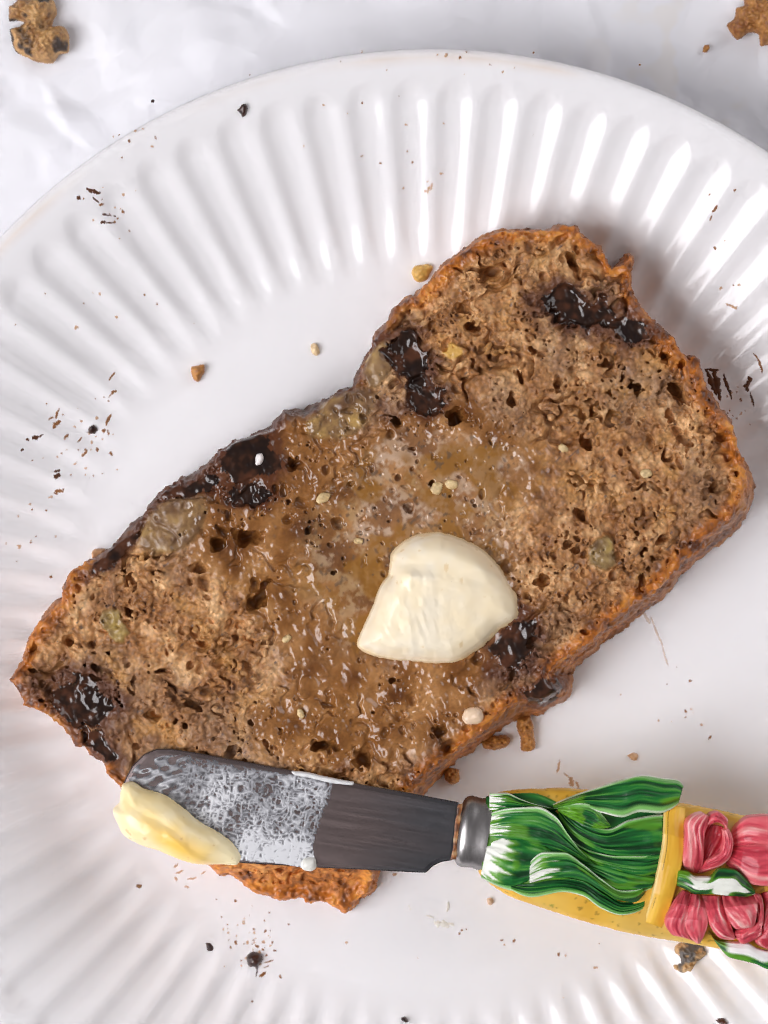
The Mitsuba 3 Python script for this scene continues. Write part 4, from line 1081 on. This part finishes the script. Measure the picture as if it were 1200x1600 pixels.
DK = ((0.035, 0.012, 0.006), (0.13, 0.045, 0.015)); MD = ((0.13, 0.045, 0.014), (0.36, 0.15, 0.05)); LT = ((0.42, 0.22, 0.10), (0.62, 0.42, 0.28)); VL = ((0.58, 0.46, 0.38), (0.68, 0.58, 0.51))
smear('chocolate_smear', [(1106, 598, 46, 9, 78), (1121, 602, 52, 10, 76), (1137, 604, 44, 5, 74), (1113, 577, 24, 4, 5), (1098, 592, 20, 4, 85)], DK, 'dark chocolate streaks on the plate close to the right crust', 301)
smear('chocolate_smear_001', [(1169, 600, 26, 8, 92), (1173, 624, 26, 2.5, 80)], DK, 'short dark chocolate streak at the right, beside the triple streaks', 302)
smear('chocolate_smear_002', [(1187, 572, 24, 4, 75), (1183, 560, 22, 2.5, 55)], MD, 'thin brown streak on the flute highlight at the right edge', 303)
smear('chocolate_smear_003', [(1145, 480, 14, 4, 25), (1138, 476, 10, 3, 20), (1127, 452, 6, 4, -30)], LT, 'faint brown streak between two flutes on the right', 304)
smear('chocolate_smear_004', [(140, 297, 13, 5, 40), (148, 299, 16, 5, 25), (153, 300, 10, 4, 0), (150, 312, 15, 2.5, 40), (123, 311, 7, 6, 0)], DK, 'brown smear at the top of the left fluted rim', 305)
smear('chocolate_smear_005', [(163, 336, 8, 4, 10), (170, 336, 10, 2, 0), (178, 338, 4, 3, 80), (161, 347, 9, 5, -30), (172, 349, 14, 2.5, 5)], DK, 'two short brown dashes on the left fluted rim below the top smear', 306)
smear('chocolate_smear_006', [(89, 648, 14, 4, -70), (88, 663, 18, 7, -58), (80, 655, 9, 3, -20), (92, 640, 6, 2, -60)], MD, 'brown smear left of the slice, upper one in the cluster', 307)
smear('chocolate_smear_007', [(55, 683, 11, 7, -15), (63, 682, 12, 2.5, -20), (43, 687, 6, 4.5, 0), (34, 702, 6, 4, -45)], DK, 'brown smear with two dots at the far left of the cluster', 308)
smear('chocolate_smear_008', [(171, 657, 22, 4, -58), (162, 673, 7, 5, 0), (169, 676, 10, 3, 75)], MD, 'brown dashes right of the dark chocolate bit in the left cluster', 309)
smear('chocolate_smear_009', [(124, 687, 12, 3, -55), (132, 708, 15, 3, -45), (134, 704, 6, 4, 0)], MD, 'slanted brown dash below the dark chocolate bit', 310)
smear('chocolate_smear_010', [(89, 735, 11, 4, -20), (89, 743, 12, 6, -45), (88, 745, 8, 4, -60)], DK, 'lower brown smear on the left flutes below the cluster', 311)
smear('chocolate_smear_011', [(92, 766, 14, 6, -15), (87, 769, 7, 3, 0)], MD, 'reddish brown smear lowest in the left cluster', 312)
smear('chocolate_smear_012', [(175, 588, 18, 2.5, -52), (178, 613, 10, 5, -50), (172, 618, 8, 2, -50)], MD, 'thin brown dashes above the left cluster', 313)
smear('chocolate_smear_013', [(1027, 990, 60, 3.5, 68), (1040, 1025, 34, 3, 74), (1010, 965, 24, 5, 55)], VL, 'long faint tan streak on the plate right of the slice', 314)
smear('chocolate_smear_014', [(873, 1198, 22, 3, -72), (892, 1222, 16, 8, 60), (902, 1226, 12, 4, 60), (885, 1212, 14, 2, 50)], LT, 'faint brown streaks on the plate just above the handle', 315)
smear('chocolate_smear_015', [(411, 1524, 14, 4, -30), (420, 1502, 16, 2, -15), (416, 1510, 10, 2, -20)], MD, 'brown dash right of the drip tail', 316)
smear('chocolate_smear_016', [(280, 1362, 14, 3, -25), (275, 1372, 5, 5, 0), (300, 1372, 16, 2.5, -12), (275, 1355, 8, 4, -10), (290, 1386, 5, 5, 80), (318, 1364, 10, 2, -25)], LT, 'light brown smears on the plate below the butter curl', 317)
smear('chocolate_smear_017', [(1116, 326, 14, 4.5, -62), (1111, 341, 10, 2.5, -65), (1148, 296, 5, 4, 0)], MD, 'brown streak on the bright flutes at the upper right', 318)
smear('chocolate_smear_018', [(674, 292, 13, 3, -78), (665, 299, 6, 3, -30), (668, 284, 5, 2, 0), (670, 296, 14, 3, -75)], LT, 'faint brown streak on the upper flutes near the middle', 319)
smear('butter_stain', [(690, 1440, 26, 10, 5), (705, 1443, 12, 5, 10), (672, 1432, 14, 3, 15), (640, 1418, 10, 2, 60), (700, 1425, 5, 14, 0)], ((0.72, 0.69, 0.60), (0.78, 0.75, 0.68)), 'greasy butter stain on the plate below the blade', 320, 'stain')
# many tiny specks, too small to pick apart
rng = np.random.default_rng(77)
spk = []
for (cx, cy, sx, sy, n) in ((395, 1480, 38, 42, 46), (120, 700, 60, 60, 40), (170, 330, 40, 60, 16), (1140, 640, 40, 40, 22), (620, 230, 140, 90, 14), (380, 1440, 60, 50, 12), (60, 830, 50, 60, 12), (1050, 1080, 60, 100, 12), (700, 100, 220, 20, 14), (215, 215, 40, 25, 10), (700, 1480, 250, 80, 14), (150, 480, 90, 60, 10), (1120, 420, 60, 80, 6)):
    for _ in range(n):
        s = rng.uniform(1.6, 4.4) * (0.7 if rng.random() < .6 else 1.15)
        spk.append((cx + rng.normal(0, sx * .55), cy + rng.normal(0, sy * .55), s * rng.uniform(1, 1.8), s, rng.uniform(-90, 90)))
smear('dinner_plate__crumb_speck', spk[::2], MD, 'tiny brown specks scattered over the plate', 330, stuff=True)
smear('dinner_plate__pale_speck', spk[1::2], LT, 'tiny pale brown specks scattered over the plate', 331, stuff=True)
